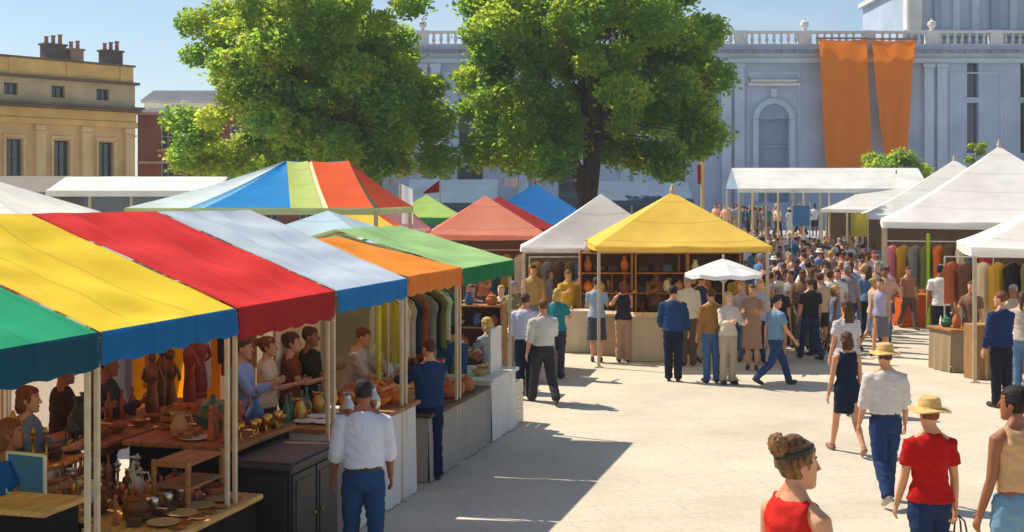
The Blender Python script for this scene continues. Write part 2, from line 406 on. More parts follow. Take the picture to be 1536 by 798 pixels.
        if sl != 'none':
            e1 = {'short': [sh.lerp(el, .3), sh.lerp(el, .62)], 'long': [sh.lerp(el, .4), el, el.lerp(wr, .35), el.lerp(wr, .95)], 'rolled': [sh.lerp(el, .4), el, el.lerp(wr, .25)]}[sl]
            rr = {'short': [ua + .018, ua + .022], 'long': [ua + .017, ua + .014, ua + .012, .04], 'rolled': [ua + .02, ua + .016, ua + .014]}[sl]
            G['top'].append(xf(tube([sh + Vector((-sx * .06, 0, .016)), sh + Vector((0, 0, -.003))] + e1, [.055, ua + .024] + [r_ * cl for r_ in rr], 12), PV))
        # hand: palm, four unequal curled fingers, thumb from the side of the palm
        side = Vector((-sx, 0, 0)); side = (side - fd * side.dot(fd)).normalized()        # palm faces the thigh
        wd = fd.cross(side).normalized() * (1 if sx > 0 else -1)
        if wd.y < 0 and abs(fd.y) < .8: wd = -wd
        pb = wr + fd * .015; hd = []
        hd.append(tube([pb, pb + fd * .03, pb + fd * .075, pb + fd * .09], [.024, .032, .035, .03], 8))
        pv = []
        for v in hd[0][0]:
            r_ = v - pb; r_ = r_ - side * r_.dot(side) * .55; pv.append(pb + r_)
        hd[0] = (pv, hd[0][1])
        for q_, ln in enumerate((.066, .076, .071, .055)):
            b0 = pb + fd * .082 + wd * (.027 - .018 * q_)
            cu = P.get('curl', .5)
            p1 = b0 + (fd * math.cos(cu * .5) + side * math.sin(cu * .5)) * ln * .45; p2 = p1 + (fd * math.cos(cu * 1.2) + side * math.sin(cu * 1.2)) * ln * .32; p3 = p2 + (fd * math.cos(cu * 1.8) + side * math.sin(cu * 1.8)) * ln * .23
            hd.append(tube([b0, p1, p2, p3], [.0095, .009, .008, .006], 6))
        b0 = pb + fd * .025 + wd * .026; p1 = b0 + (fd * .6 + wd * .75 + side * .25).normalized() * .035; p2 = p1 + (fd * .9 + wd * .3 + side * .3).normalized() * .03
        hd.append(tube([b0, p1, p2], [.012, .0105, .008], 6))
        G['hand'] += [xf(h_, PV) for h_ in hd]; G['wrist'].append(PV @ (wr + fd * .09))
    # neck and head
    hy = R(P.get('yaw', 0)); hp = R(P.get('nod', 0)); rl = R(P.get('roll', 0))
    G['skin'].append(xf(tube([(0, -.012, 1.44), (0, -.005, 1.50), (0, .008, 1.58)], [.058, .05 if fem else .056, .052], 12), PV))
    H = PV @ Matrix.Translation((0, .015, 1.632)) @ Matrix.Rotation(hy, 4, 'Z') @ Matrix.Rotation(-hp, 4, 'X') @ Matrix.Rotation(rl, 4, 'Y')
    hv, hf = loft(head_prof(), 20)
    for p in hv:      # brow, eye sockets and cheeks
        if p.y > .05 and abs(p.z - .012) < .02 and .012 < abs(p.x) < .052: p.y -= .008
        if p.y > .05 and abs(p.z + .03) < .03 and .025 < abs(p.x) < .05: p.y += .003
    G['head'].append(xf((hv, hf), H))
    G['head'].append(xf(tube([(0, .088, .022), (0, .104, -.008), (0, .115, -.027), (0, .098, -.036)], [(.008, .008), (.011, .01), (.016, .012), (.012, .006)], 8), H))
    for sx in (-1, 1):
        G['head'].append(xf(ell((sx * .072, -.008, -.008), (.009, .02, .032), 8), H))
        G['eyew'].append(xf(ell((sx * .031, .0685, .010), (.013, .009, .0065), 8), H)); G['eyed'].append(xf(ell((sx * .031, .0762, .010), (.0056, .003, .0056), 8), H))
        G['eyed'].append(xf(tube([(sx * .014, .0905, .030), (sx * .032, .0835, .036), (sx * .05, .0665, .03)], [.003, .004, .002], 5), H))
    G['lip'].append(xf(tube([(-.022, .086, -.064), (0, .097, -.062), (.022, .086, -.064)], [.003, .007, .003], 6), H))
    G['head'].append(xf(ell((0, .082, -.10), (.02, .016, .014), 8), H))
    # hair
    hs = P.get('hair', 'short'); hv, hf = loft(head_prof(), 20); out = []
    for p in hv:
        lowcut = -.045 if hs == 'short' else -.07
        face = p.y > .035 and p.z < .058 - .3 * max(0, abs(p.x) - .045)
        if face or p.z < lowcut or (p.z < (0 if hs == 'short' else -.025) and p.y > -.01): out.append(Vector((p.x * .8, p.y * .8, p.z * .9)))
        else:
            k_ = 1.085 + .05 * noise.noise(p * 22)
            out.append(Vector((p.x * k_, p.y * k_ - .004, p.z * (k_ + .02))))
    G['hair'].append(xf((out, hf), H))
    if hs == 'long':
        G['hair'].append(xf(tube([(0, -.04, .07), (0, -.085, .0), (0, -.092, -.1), (0, -.10, -.2), (0, -.095, -.26)], [(.06, .05), (.082, .045), (.088, .04), (.085, .035), (.05, .02)], 12), H))
    elif hs == 'bob':
        G['hair'].append(xf(tube([(0, -.03, .06), (0, -.055, .0), (0, -.055, -.08), (0, -.05, -.125)], [(.068, .06), (.086, .062), (.09, .058), (.075, .045)], 12), H))
    elif hs == 'bun':
        G['hair'].append(xf(ell((0, -.115, .055), (.05, .045, .048), 12), H))
    elif hs == 'tail':
        G['hair'].append(xf(tube([(0, -.09, .06), (0, -.135, .04), (0, -.15, -.05), (0, -.13, -.16), (0, -.125, -.2)], [.022, .03, .034, .026, .008], 10), H))
    elif hs == 'updo':
        G['hair'].append(xf(ell((0, -.085, .085), (.062, .06, .055), 12), H)); G['hair'].append(xf(ell((.01, -.03, .12), (.045, .055, .03), 10), H))
    if P.get('locks'):
        rl_ = random.Random(4); tgt = Vector((0, -.09, .10)) if hs == 'updo' else Vector((0, -.10, .055))
        for i in range(46):
            a = R(-215 + 250 * i / 45); st_ = Vector((.079 * math.cos(a), .092 * math.sin(a) - .006, .05 - .055 * max(0, -math.sin(a)) - .04 * abs(math.cos(a)) + (.02 if math.sin(a) > .5 else 0)))
            pts = []
            for t in (0, .25, .5, .75, 1):
                p = st_.lerp(tgt, t); k_ = 1 / max(.2, math.sqrt((p.x / .079) ** 2 + ((p.y + .004) / .106) ** 2 + (p.z / .126) ** 2)); p = p * (k_ * (1 - t ** 3) + t ** 3 * (1.12 * (k_ if k_ > 1 else 1)))
                pts.append(p * (1.0 + .02 * rl_.random()))
            G['hair'].append(xf(tube(pts, [.004, .008, .009, .009, .006], 6), H))
        for i in range(12):
            a = 2 * PI * i / 12; c_ = tgt + Vector((0, -.0, .0)); e1 = c_ + Vector((math.cos(a) * .05, -.035, math.sin(a) * .045)); e2 = c_ + Vector((math.cos(a + .9) * .06, -.005, math.sin(a + .9) * .055))
            G['hair'].append(xf(tube([c_ + Vector((0, -.05, 0)), e1, e2], [.008, .012, .009], 6), H))
    # hat
    ht = P.get('hat')
    if ht in ('straw', 'brim'):
        br = .185 if ht == 'straw' else .155
        v, f_ = lathe([(br, .052), (br + .004, .058), (.12, .066), (.1, .075), (.098, .11), (.088, .155), (.06, .168), (.004, .162), (.004, .13), (.08, .12), (.092, .075), (.10, .06), (br, .05)], 24)
        v = [Vector((p[0] * .92, p[1] * 1.08 - .008, p[2] - .012 + .012 * math.sin(3 * math.atan2(p[1], p[0])) * (max(0, math.hypot(p[0], p[1]) - .1) / .08))) for p in v]
        G['hat'].append(xf((v, f_), H))
    elif ht == 'cap':
        G['hat'].append(xf(loft([(.045, .081, .104, -.004), (.075, .08, .1, -.006), (.105, .062, .08, -.01), (.128, .03, .04, -.012), (.132, .005, .006, -.012)], 18), H))
        G['hat'].append(xf(tube([(0, .08, .052), (0, .13, .05), (0, .175, .04)], [(.07, .008), (.068, .007), (.03, .004)], 12), H))
    elif ht == 'band':
        v, f_ = lathe([(.083, .06), (.083, .095), (.075, .095), (.075, .06)], 20); G['hat'].append(xf(([Vector((p[0], p[1] * 1.26 - .006, p[2] - .01)) for p in v], f_), H @ Matrix.Rotation(R(12), 4, 'X')))
    # stand on the ground, scale to height
    zmin = min(p[2] for v, f_ in G['shoe'] for p in v); k = P.get('h', 1.75) / 1.755
    gx = P.get('girth', 1.0)
    S = Matrix.Diagonal((k * gx, k * gx, k, 1)) @ Matrix.Translation((0, 0, -zmin))
    for key in list(G):
        if key == 'wrist': G[key] = [S @ p for p in G[key]]
        else: G[key] = [xf(p, S) for p in G[key]]
    return G

def person(label, loc, rz, P, vox=.012, group=None):
    """a close figure: one continuous body with hair and clothes as its children"""
    G = skeleton(P); root_me = fuse(G['skin'] + G['head'][:1], vox, 2)
    mb = MB(); n = len(root_me.vertices)
    for v, f in G['head'] + G['hand']: mb.add(v, f, 0)
    for v, f in G['eyew']: mb.add(v, f, 1)
    for v, f in G['eyed']: mb.add(v, f, 2)
    for v, f in G['lip']: mb.add(v, f, 3)
    bm = bmesh.new(); bm.from_mesh(root_me)
    t2 = bpy.data.meshes.new('t'); t2.from_pydata(mb.v, [], mb.f); t2.polygons.foreach_set('material_index', mb.m)
    b2 = bmesh.new(); b2.from_mesh(t2); bmesh.ops.recalc_face_normals(b2, faces=b2.faces); b2.to_mesh(t2); b2.free()
    bm.from_mesh(t2); bm.to_mesh(root_me); bm.free(); bpy.data.meshes.remove(t2)
    sk = SKIN[P.get('skin', 'pale')]
    for m in (sk, M_EYEW, M_EYED, M_LIP): root_me.materials.append(m)
    root_me.shade_smooth(); root_me.name = 'person'
    o = link('person', root_me); o.location = loc; o.rotation_euler = (0, 0, rz); tag(o, label, 'person', group)
    def child(name, prims, m, v_, sm=2, wr=0):
        if not prims: return
        me = fuse(prims, v_, sm, wr, random.random() * 9); me.name = name; me.materials.append(m); link(name, me, o)
    tops = {'none': 'sleeveless_top', 'short': 'shirt', 'long': 'long_sleeved_shirt', 'rolled': 'shirt'}
    bt = P.get('bottom', 'trousers')
    wr = P.get('wr', .0065)
    if bt == 'dress': child('dress', G['top'] + G['bottom'], P['tc'], vox, 2, wr)
    else:
        child(P.get('topname', tops[P.get('sleeve', 'short')]), G['top'], P['tc'], vox, 2, wr); child(bt, G['bottom'], P['bc'], vox, 2, wr)
    child('hair', G['hair'], P.get('hm') or HAIR[P.get('hc', 'brown')], .0055 if P.get('locks') else .01, 1, 0 if P.get('locks') else .006)
    if G.get('belt'):
        b = MB(); b.add(*G['belt'][0]); b.build('belt', M_BELT, o, smooth=True, auto=40)
    for i in (0, 1): child('shoe', G['shoe'][2 * i:2 * i + 2], P.get('sc', M_SHOE), .008, 1)
    if P.get('hat'): child({'straw': 'straw_hat', 'brim': 'brimmed_hat', 'cap': 'cap', 'band': 'headband'}[P['hat']], G['hat'], P.get('hatc', M_STRAW), .007, 0)
    o['_w'] = 0
    del o['_w']
    return o, [o.matrix_basis @ p for p in G['wrist']] if False else [Matrix.Translation(loc) @ Matrix.Rotation(rz, 4, 'Z') @ p for p in G['wrist']]

M_BELT = paint(52, 36, 28, .45)
M_SHOE = paint(48, 40, 36, .5)
M_SHOEW = paint(214, 208, 198, .6)

def crowd_mesh(P, vox=.021):
    """a far figure: one mesh whose faces take skin, hair, top, bottom, shoe or hat"""
    G = skeleton(P)
    pr = {0: G['skin'] + G['head'] + [h for h in G['hand']], 1: G['hair'], 2: G['top'], 3: G['bottom'], 4: G['shoe'], 5: G['hat']}
    me = fuse([p for v in pr.values() for p in v], vox, 2)
    mb = MB()
    for k, v in pr.items():
        for p in v: mb.add(p[0], p[1], k)
    bv = BVHTree.FromPolygons([Vector(p) for p in mb.v], mb.f)
    z0 = min(p.co.z for p in me.vertices)
    for p in me.polygons:
        q = Vector(p.center) + Vector(p.normal) * .012
        r = bv.find_nearest(q); p.material_index = mb.m[r[2]] if r[2] is not None else 0
    if P.get('bottom') == 'dress':
        for p in me.polygons:
            if p.material_index == 3: p.material_index = 2
    for i in range(6): me.materials.append(None)
    me.shade_smooth(); me.name = 'person'
    return me
# ------------------------------------------------------------------ ground, terrace, steps
def paving():
    m = bpy.data.materials.new('paving'); m.use_nodes = True; t = m.node_tree; p = t.nodes['Principled BSDF']
    p.inputs['Roughness'].default_value = .85; p.inputs['Specular IOR Level'].default_value = .2
    tc = t.nodes.new('ShaderNodeTexCoord')
    mp = t.nodes.new('ShaderNodeMapping'); mp.inputs['Rotation'].default_value = (0, 0, -TH)
    t.links.new(tc.outputs['Object'], mp.inputs[0])
    br = t.nodes.new('ShaderNodeTexBrick'); br.inputs['Scale'].default_value = 1.0; br.inputs['Mortar Size'].default_value = .006
    br.inputs['Brick Width'].default_value = .9; br.inputs['Row Height'].default_value = .6; br.inputs['Bias'].default_value = -.2; br.inputs['Mortar Smooth'].default_value = .3
    br.inputs['Color1'].default_value = (.63, .56, .44, 1); br.inputs['Color2'].default_value = (.605, .535, .42, 1); br.inputs['Mortar'].default_value = (.50, .44, .345, 1)
    t.links.new(mp.outputs[0], br.inputs[0])
    n1 = t.nodes.new('ShaderNodeTexNoise'); n1.inputs['Scale'].default_value = .35; n1.inputs['Detail'].default_value = 10; n1.inputs['Roughness'].default_value = .65
    t.links.new(tc.outputs['Object'], n1.inputs[0])
    rp = t.nodes.new('ShaderNodeValToRGB'); rp.color_ramp.elements[0].position = .32; rp.color_ramp.elements[1].position = .62
    rp.color_ramp.elements[0].color = (.80, .79, .78, 1); rp.color_ramp.elements[1].color = (1, 1, 1, 1)
    t.links.new(n1.outputs[0], rp.inputs[0])
    n3 = t.nodes.new('ShaderNodeTexNoise'); n3.inputs['Scale'].default_value = 14; n3.inputs['Detail'].default_value = 6
    t.links.new(tc.outputs['Object'], n3.inputs[0])
    r3 = t.nodes.new('ShaderNodeValToRGB'); r3.color_ramp.elements[0].position = .28; r3.color_ramp.elements[1].position = .5
    r3.color_ramp.elements[0].color = (.84, .83, .82, 1); r3.color_ramp.elements[1].color = (1, 1, 1, 1)
    t.links.new(n3.outputs[0], r3.inputs[0])
    mx = t.nodes.new('ShaderNodeMixRGB'); mx.blend_type = 'MULTIPLY'; mx.inputs[0].default_value = 1
    mx2 = t.nodes.new('ShaderNodeMixRGB'); mx2.blend_type = 'MULTIPLY'; mx2.inputs[0].default_value = 1
    t.links.new(br.outputs['Color'], mx.inputs[1]); t.links.new(rp.outputs[0], mx.inputs[2])
    t.links.new(mx.outputs[0], mx2.inputs[1]); t.links.new(r3.outputs[0], mx2.inputs[2]); t.links.new(mx2.outputs[0], p.inputs['Base Color'])
    bp = t.nodes.new('ShaderNodeBump'); bp.inputs['Strength'].default_value = .25; bp.inputs['Distance'].default_value = .01
    t.links.new(br.outputs['Fac'], bp.inputs['Height']); bp.invert = True; t.links.new(bp.outputs[0], p.inputs['Normal'])
    return m
M_PAVE = paving()
tag(MB().add([(-400, -60, 0), (400, -60, 0), (400, 700, 0), (-400, 700, 0)], [(0, 1, 2, 3)]).build('ground', M_PAVE), kind='structure')
b = MB(); b.box((2.2, -3, .825), (9.6, 10, 1.65)); tag(b.build('terrace', stone(205, 190, 160)), kind='structure')
b = MB()
for i, (y0, y1, z) in enumerate(((2.003, 3.2, 1.24), (3.203, 4.4, .93), (4.403, 8.4, .62), (8.403, 8.95, .31))):
    b.box((4.3, (y0 + y1) / 2, z / 2), (7, y1 - y0, z))
tag(b.build('steps', stone(205, 190, 160)), kind='structure')
# the palace stands on a stepped podium
b = MB()
for i in range(8): b.box((30, 66 + i * .4 + 20, .08 + .15 * i - .005 * 0), (70, 40, .15 if i else .16))
tag(b.build('podium_steps', stone(170, 168, 168)), kind='structure')

# ------------------------------------------------------------------ facade helper
def framed(p0, ang):
    """matrix of a wall: local x along the wall, y into the building, z up"""
    return Matrix.Translation(p0) @ Matrix.Rotation(ang, 4, 'Z')

def wall_with_holes(W, H, T, holes, z0=0):
    """upright wall in local x-z, thickness T behind y=0, with rectangular holes (x0,x1,z0,z1)"""
    xs = sorted({0, W} | {h for q in holes for h in q[:2]}); zs = sorted({z0, H} | {h for q in holes for h in q[2:]})
    b = MB()
    inside = lambda x, z: any(h[0] < x < h[1] and h[2] < z < h[3] for h in holes)
    for i in range(len(xs) - 1):
        for j in range(len(zs) - 1):
            a, c, d, e = xs[i], xs[i + 1], zs[j], zs[j + 1]
            if inside((a + c) / 2, (d + e) / 2): continue
            b.add([(a, 0, d), (c, 0, d), (c, 0, e), (a, 0, e)], [(0, 1, 2, 3)])
    for (a, c, d, e) in holes:
        b.add([(a, 0, d), (c, 0, d), (c, 0, e), (a, 0, e), (a, T, d), (c, T, d), (c, T, e), (a, T, e)], [(0, 4, 5, 1), (1, 5, 6, 2), (2, 6, 7, 3), (3, 7, 4, 0)])
    return b

def window(parent, x0, x1, z0, z1, frame_m, depth=.22, mull=1, rows=2, sill=None):
    b = MB(); fw = .07
    for x in (x0 + fw / 2, x1 - fw / 2): b.box((x, depth, (z0 + z1) / 2), (fw, .08, z1 - z0))
    for z in (z0 + fw / 2, z1 - fw / 2): b.box(((x0 + x1) / 2, depth + .003, z), (x1 - x0 - 2 * fw, .07, fw))
    for i in range(mull): b.box((x0 + (x1 - x0) * (i + 1) / (mull + 1), depth + .006, (z0 + z1) / 2), (.045, .05, z1 - z0 - 2 * fw))
    for i in range(rows - 1): b.box(((x0 + x1) / 2, depth + .009, z0 + (z1 - z0) * (i + 1) / rows), (x1 - x0 - 2 * fw, .045, .045))
    f = b.build('window', frame_m, parent)
    g = MB(); g.box(((x0 + x1) / 2, depth + .05, (z0 + z1) / 2), (x1 - x0, .02, z1 - z0)); g.build('pane', M_GLASS, f)
    if sill:
        s_ = MB(); s_.box(((x0 + x1) / 2, -.06, z0 - .06), (x1 - x0 + .3, .2, .11)); s_.build('sill', sill, f)
    return f

# ------------------------------------------------------------------ the sandstone house on the left
def sandstone():
    L = 24.0; pr = Vector((-20.3, 70, 0)); ang = math.atan2(6, 5.3)
    d = Vector((math.cos(ang), math.sin(ang), 0)); p0 = pr - d * L
    r = thing('sandstone_building', 'honey coloured sandstone terrace with pilasters, attic storey and clustered chimneys', 'building', p0, ang)
    ms = stone(228, 192, 134); mt = stone(238, 206, 152); md = stone(120, 104, 88); mg = stone(234, 192, 118)
    wx = [L - 1.75 - k * 2.55 for k in range(9)]; H = 8.0
    hl = [(x - .42, x + .42, 4.3, 6.25) for x in wx] + [(x - .45, x + .45, .9, 3.1) for x in wx]
    b = wall_with_holes(L, H, .35, hl); b.add([(L, 0, 0), (L, 9, 0), (L, 9, H), (L, 0, H)], [(0, 1, 2, 3)]); b.build('wall', ms, r)
    for (a, c, z0, z1) in hl: window(r, a, c, z0, z1, paint(70, 74, 84), sill=mt)
    for k in range(10):
        x = min(L - .34, L - .5 - k * 2.55 + .1)
        q = MB(); q.box((x, -.10, 5.35), (.52, .2, 2.9)); q.box((x, -.13, 3.98), (.66, .26, .2)); q.box((x, -.14, 6.62), (.66, .3, .1)); q.box((x, -.125, 6.86), (.60, .25, .36), bev=.06)
        q.build('pilaster', mt, r)
    for x in wx:
        q = MB(); q.box((x, -.05, 6.42), (1.25, .12, .12)); q.box((x - .52, -.045, 5.3), (.13, .09, 1.9)); q.box((x + .52, -.045, 5.3), (.13, .09, 1.9)); q.build('window_surround', mt, r)
    q = MB(); q.box((L / 2, -.09, 7.2), (L + .1, .2, .3)); q.box((L / 2, -.045, 7.62), (L + .06, .1, .5)); q.build('frieze', mg, r)
    q = MB(); q.box((L / 2, -.2, 7.95), (L + .3, .5, .14)); q.box((L / 2, -.28, 8.09), (L + .46, .66, .12)); q.build('cornice', md, r)
    ahl = [(x - .55, x + .2, 8.45, 9.05) for x in wx]
    b = wall_with_holes(L, 9.35, .35, ahl, 8.15); b.add([(L, 0, 8.15), (L, 9, 8.15), (L, 9, 9.35), (L, 0, 9.35)], [(0, 1, 2, 3)]); b.build('attic_wall', stone(206, 184, 148), r)
    for (a, c, z0, z1) in ahl: window(r, a, c, z0, z1, paint(88, 84, 84), mull=1, rows=1)
    q = MB(); q.box((L / 2, -.1, 9.42), (L + .26, .4, .14)); q.build('string_course', md, r)
    q = MB(); q.box((L / 2, .06, 9.9), (L - .3, .3, .82))
    for k in range(8): q.box((L - .8 - k * 3.1, .03, 9.9), (.35, .4, .84))
    q.build('parapet', mg, r)
    q = MB(); q.box((L / 2, .04, 10.36), (L - .14, .5, .1)); q.build('coping', md, r)
    q = MB(); q.add([(0, .2, 9.4), (L, .2, 9.4), (L - .4, 4, 10.5), (.4, 4, 10.5), (0, 9, 9.0), (L, 9, 9.0)], [(0, 1, 2, 3), (3, 2, 5, 4), (1, 5, 2), (0, 3, 4)]); q.build('roof', stone(92, 92, 100), r)
    for x, wd, hh, mm in ((L - 4.2, 1.15, .85, stone(112, 100, 96)), (L - 3.0, .75, .7, stone(168, 140, 122)), (L - .85, 1.1, .8, stone(110, 100, 98)), (L - 9, 1.2, .9, stone(120, 104, 96)), (L - 15, 1.2, .9, stone(120, 104, 96))):
        q = MB(); q.box((x, 1.0, 10.0 + hh / 2), (wd, .6, hh + .8)); q.box((x, 1.0, 10.4 + hh), (wd + .14, .74, .1)); ch = q.build('chimney', mm, r)
        n = max(2, int(wd / .33))
        for i in range(n):
            q = MB(); xx = x + (i - (n - 1) / 2) * wd / n; hp = .36 + .08 * ((i * 7) % 3)
            q.lathe([(.11, 10.45 + hh), (.095, 10.45 + hh + hp * .8), (.13, 10.45 + hh + hp * .85), (.12, 10.45 + hh + hp), (.08, 10.45 + hh + hp), (.08, 10.5 + hh)], (xx, 1.0, 0), 10); q.build('chimney_pot', stone(176, 124, 96), ch)
sandstone()

def plain_house(name, label, x0, x1, y, H, mw, mr, mtrim, wins, roofh=1.6, depth=8, chim=()):
    r = thing(name, label, 'building', (x0, y, 0)); W = x1 - x0
    b = wall_with_holes(W, H, .25, wins)
    b.add([(W, 0, 0), (W, depth, 0), (W, depth, H), (W, 0, H)], [(0, 1, 2, 3)]); b.add([(0, 0, 0), (0, depth, 0), (0, depth, H), (0, 0, H)], [(0, 1, 2, 3)]); b.build('wall', mw, r)
    for h in wins: window(r, *h, paint(205, 200, 195), sill=mtrim)
    q = MB(); q.box((W / 2, -.1, H + .08), (W + .3, .5, .16)); q.box((W / 2, -.03, H * .66), (W, .1, .14)); q.build('cornice', mtrim, r)
    q = MB(); e = .25; q.add([(-e, -e, H + .16), (W + e, -e, H + .16), (W + e, depth / 2, H + .16 + roofh), (-e, depth / 2, H + .16 + roofh), (-e, depth + e, H + .16), (W + e, depth + e, H + .16)], [(0, 1, 2, 3), (3, 2, 5, 4), (0, 3, 4), (1, 5, 2)]); rf = q.build('roof', mr, r)
    for x in chim:
        q = MB(); q.box((x, depth / 2, H + roofh + .3), (.8, .6, 1.5)); q.build('chimney', mtrim, r)
    return r
plain_house('brick_building', 'red brick house with pale stone bands between the sandstone terrace and the left tree', -21.6, -10.5, 75, 8.1, stone(150, 92, 76), stone(100, 100, 108), stone(206, 176, 156),
            [(x, x + .8, z, z + 1.5) for x in (1.3, 3.3, 5.3, 7.3, 9.3) for z in (2.0, 4.2, 6.1)], .5)
plain_house('white_building', 'white rendered house with a dark slate roof rising behind the brick one', -28.3, -15, 100, 10.6, stone(232, 230, 222), stone(98, 100, 110), stone(200, 198, 196),
            [(x, x + 1.6, z, z + .75) for x in (1.2, 4.4, 7.6, 10.6) for z in (7.2, 9.3)], 1.1, 7, (6.3,))

# ------------------------------------------------------------------ the grey palace on the right
def palace():
    X0, X1, Y = -16.0, 62.0, 90.0; W = X1 - X0
    r = thing('palace', 'long grey blue stone palace with balustrade, arched niche and domed tower', 'building', (X0, Y, 0))
    mw = stone(172, 187, 206, .16, .35); mt = stone(188, 200, 214, .13, .5); ml = stone(214, 212, 208, .14, .6); md = stone(150, 164, 186, .1, .5)
    wins = []; arches = []
    ax = 18.1 - X0
    for k in range(-4, 6):
        x = ax + k * 7.0
        if 0 <= k <= 1: continue
        wins += [(x - .9, x + .9, 2.4, 5.6), (x - .8, x + .8, 6.9, 10.2)]
    tw = 31.9 - X0
    wins = [h for h in wins if not (tw - 3.2 < (h[0] + h[1]) / 2 < tw + 3.2) and h[1] < W - 2 and h[0] > 2]
    wins += [(tw - .4, tw + .4, 6.4, 9.9), (tw - .4, tw + .4, 10.25, 12.7), (tw + 3.3, tw + 4.1, 6.4, 9.9), (tw + 3.3, tw + 4.1, 10.25, 12.7)]
    niche = (ax - 1.05, ax + 1.05, 3.0, 8.8)
    H = 13.2
    b = wall_with_holes(W, H, .6, wins + [niche]); b.add([(0, 0, 0), (0, 20, 0), (0, 20, H), (0, 0, H)], [(0, 1, 2, 3)]); b.build('wall', mw, r)
    for h in wins: window(r, *h, paint(112, 122, 140), depth=.45, rows=3, sill=mt)
    # the arch: niche back, spandrel head and moulded surround
    q = MB(); q.box((ax, .62, 5.9), (2.3, .1, 6.0)); q.box((ax, .5, 6.9), (2.1, .12, .18)); q.box((ax, .5, 4.2), (.12, .12, 2.6)); q.build('niche_back', md, r)
    q = MB(); seg = 14
    for i in range(seg):
        a0, a1 = PI * i / seg, PI * (i + 1) / seg
        pl = [(ax + 1.06 * math.cos(a0), 8.75 + 1.06 * math.sin(a0)), (ax + 1.45 * math.cos(a0), 8.75 + 1.45 * math.sin(a0)), (ax + 1.45 * math.cos(a1), 8.75 + 1.45 * math.sin(a1)), (ax + 1.06 * math.cos(a1), 8.75 + 1.06 * math.sin(a1))]
        q.prism(pl, -.22, .0)
    q.box((ax - 1.26, -.11, 5.9), (.4, .22, 5.65)); q.box((ax + 1.26, -.11, 5.9), (.4, .22, 5.65)); q.box((ax, -.16, 10.55), (.42, .32, .6)); q.build('arch_surround', mt, r)
    q = MB(); q.prism([(ax + 1.055 * math.cos(PI * i / 14), 8.76 + 1.055 * math.sin(PI * i / 14)) for i in range(15)], -.012, -.004); q.build('arch_head', md, r)
    q = MB(); q.box((ax, -.15, 11.15), (3.6, .3, .22)); q.box((ax, -.1, 11.4), (3.2, .2, .2)); q.build('hood_mould', ml, r)
    # giant pilasters
    for x in [ax - 3.3 + k * 7.0 for k in range(-4, 7)] + [ax - 2.4 + k * 7.0 for k in range(-4, 7)]:
        if not 1 < x < W - 1 or 20.5 < x + X0 < 28.3: continue
        q = MB(); q.box((x, -.14, 6.7), (.66, .28, 11.2)); q.box((x, -.18, 12.45), (.82, .36, .3)); q.box((x, -.17, 1.1), (.86, .36, .5)); q.build('pilaster', mt, r)
    for x in [ax + k * 7.0 for k in range(-4, 6)]:
        q = MB()
        for s_ in (-1, 1): q.box((x + s_ * 1.75, -.035, 8.6), (.1, .07, 6.6))
        q.box((x, -.032, 11.95), (3.6, .064, .1)); q.build('panel_moulding', mt, r)
    q = MB(); q.box((W / 2, -.2, 12.78), (W + .2, .5, .3)); q.box((W / 2, -.1, 13.2), (W + .1, .3, .5)); q.build('entablature', mt, r)
    q = MB(); q.box((W / 2, -.45, 13.57), (W + .8, 1.0, .2)); q.box((W / 2, -.3, 13.4), (W + .5, .7, .13))
    for k in range(int(W / .9)): q.box((.5 + k * .9, -.52, 13.39), (.32, .5, .16))
    q.build('cornice', md, r)
    q = MB(); q.box((W / 2, -.2, 13.8), (W, .5, .25)); q.box((W / 2, -.2, 14.75), (W, .5, .16))
    for k in range(int(W / 4.4)): q.box((1 + k * 4.4, -.2, 14.3), (.9, .56, 1.1))
    rnd = random.Random(3)
    for k in range(int(W / .5)):
        x = .6 + k * .5
        if min(abs(x - (1 + j * 4.4)) for j in range(20)) > .55: q.lathe([(.1, 13.92), (.07, 14.0), (.14, 14.2), (.08, 14.5), (.1, 14.68)], (x, -.2, 0), 6)
    q.build('balustrade', ml, r)
    for k in range(0, int(W / 4.4), 2):
        q = MB(); q.lathe([(.25, 14.82), (.12, 14.95), (.32, 15.25), (.28, 15.45), (.1, 15.55), (.05, 15.7)], (1 + k * 4.4, -.2, 0), 12); q.build('finial_urn', ml, r)
    q = MB(); q.add([(0, .2, 13.7), (W, .2, 13.7), (W, 20, 13.7), (0, 20, 13.7)], [(0, 1, 2, 3)]); q.build('roof', stone(120, 124, 134), r)
    # tower: square base block, drum with columns, dome above the frame
    tx = 38.0 - X0
    q = MB(); q.box((tx, 8.5, 16.2), (19.6, 12, 4.8)); q.box((tx, 8.3, 15.0), (20.2, 12.4, .5)); tb = q.build('tower', mw, r)
    q = MB(); q.box((tx - 9.5, 2.45, 16.9), (1.1, 1.1, 3.8), bev=.1); q.box((tx - 9.5, 2.45, 18.85), (1.4, 1.4, .24)); q.build('tower_pier', ml, r)
    for k in range(13):
        q = MB(); x = tx - 7.8 + k * 1.35
        q.box((x, 2.36, 16.9), (.5, .3, 3.4)); q.build('tower_pilaster', mt if k % 3 else md, tb)
    q = MB(); q.box((tx, 8.3, 18.7), (20.3, 12.6, .35)); q.build('tower_cornice', ml, tb)
    q = MB(); q.lathe([(8, 18.8), (8, 23), (8.5, 23.2), (8.4, 23.7), (7.6, 24), (6.9, 27), (5, 30), (2.4, 32), (.8, 32.6), (.7, 34), (.05, 35)], (tx, 8.6, 0), 32); q.build('dome', stone(128, 148, 160), tb, smooth=True, auto=35)
palace()

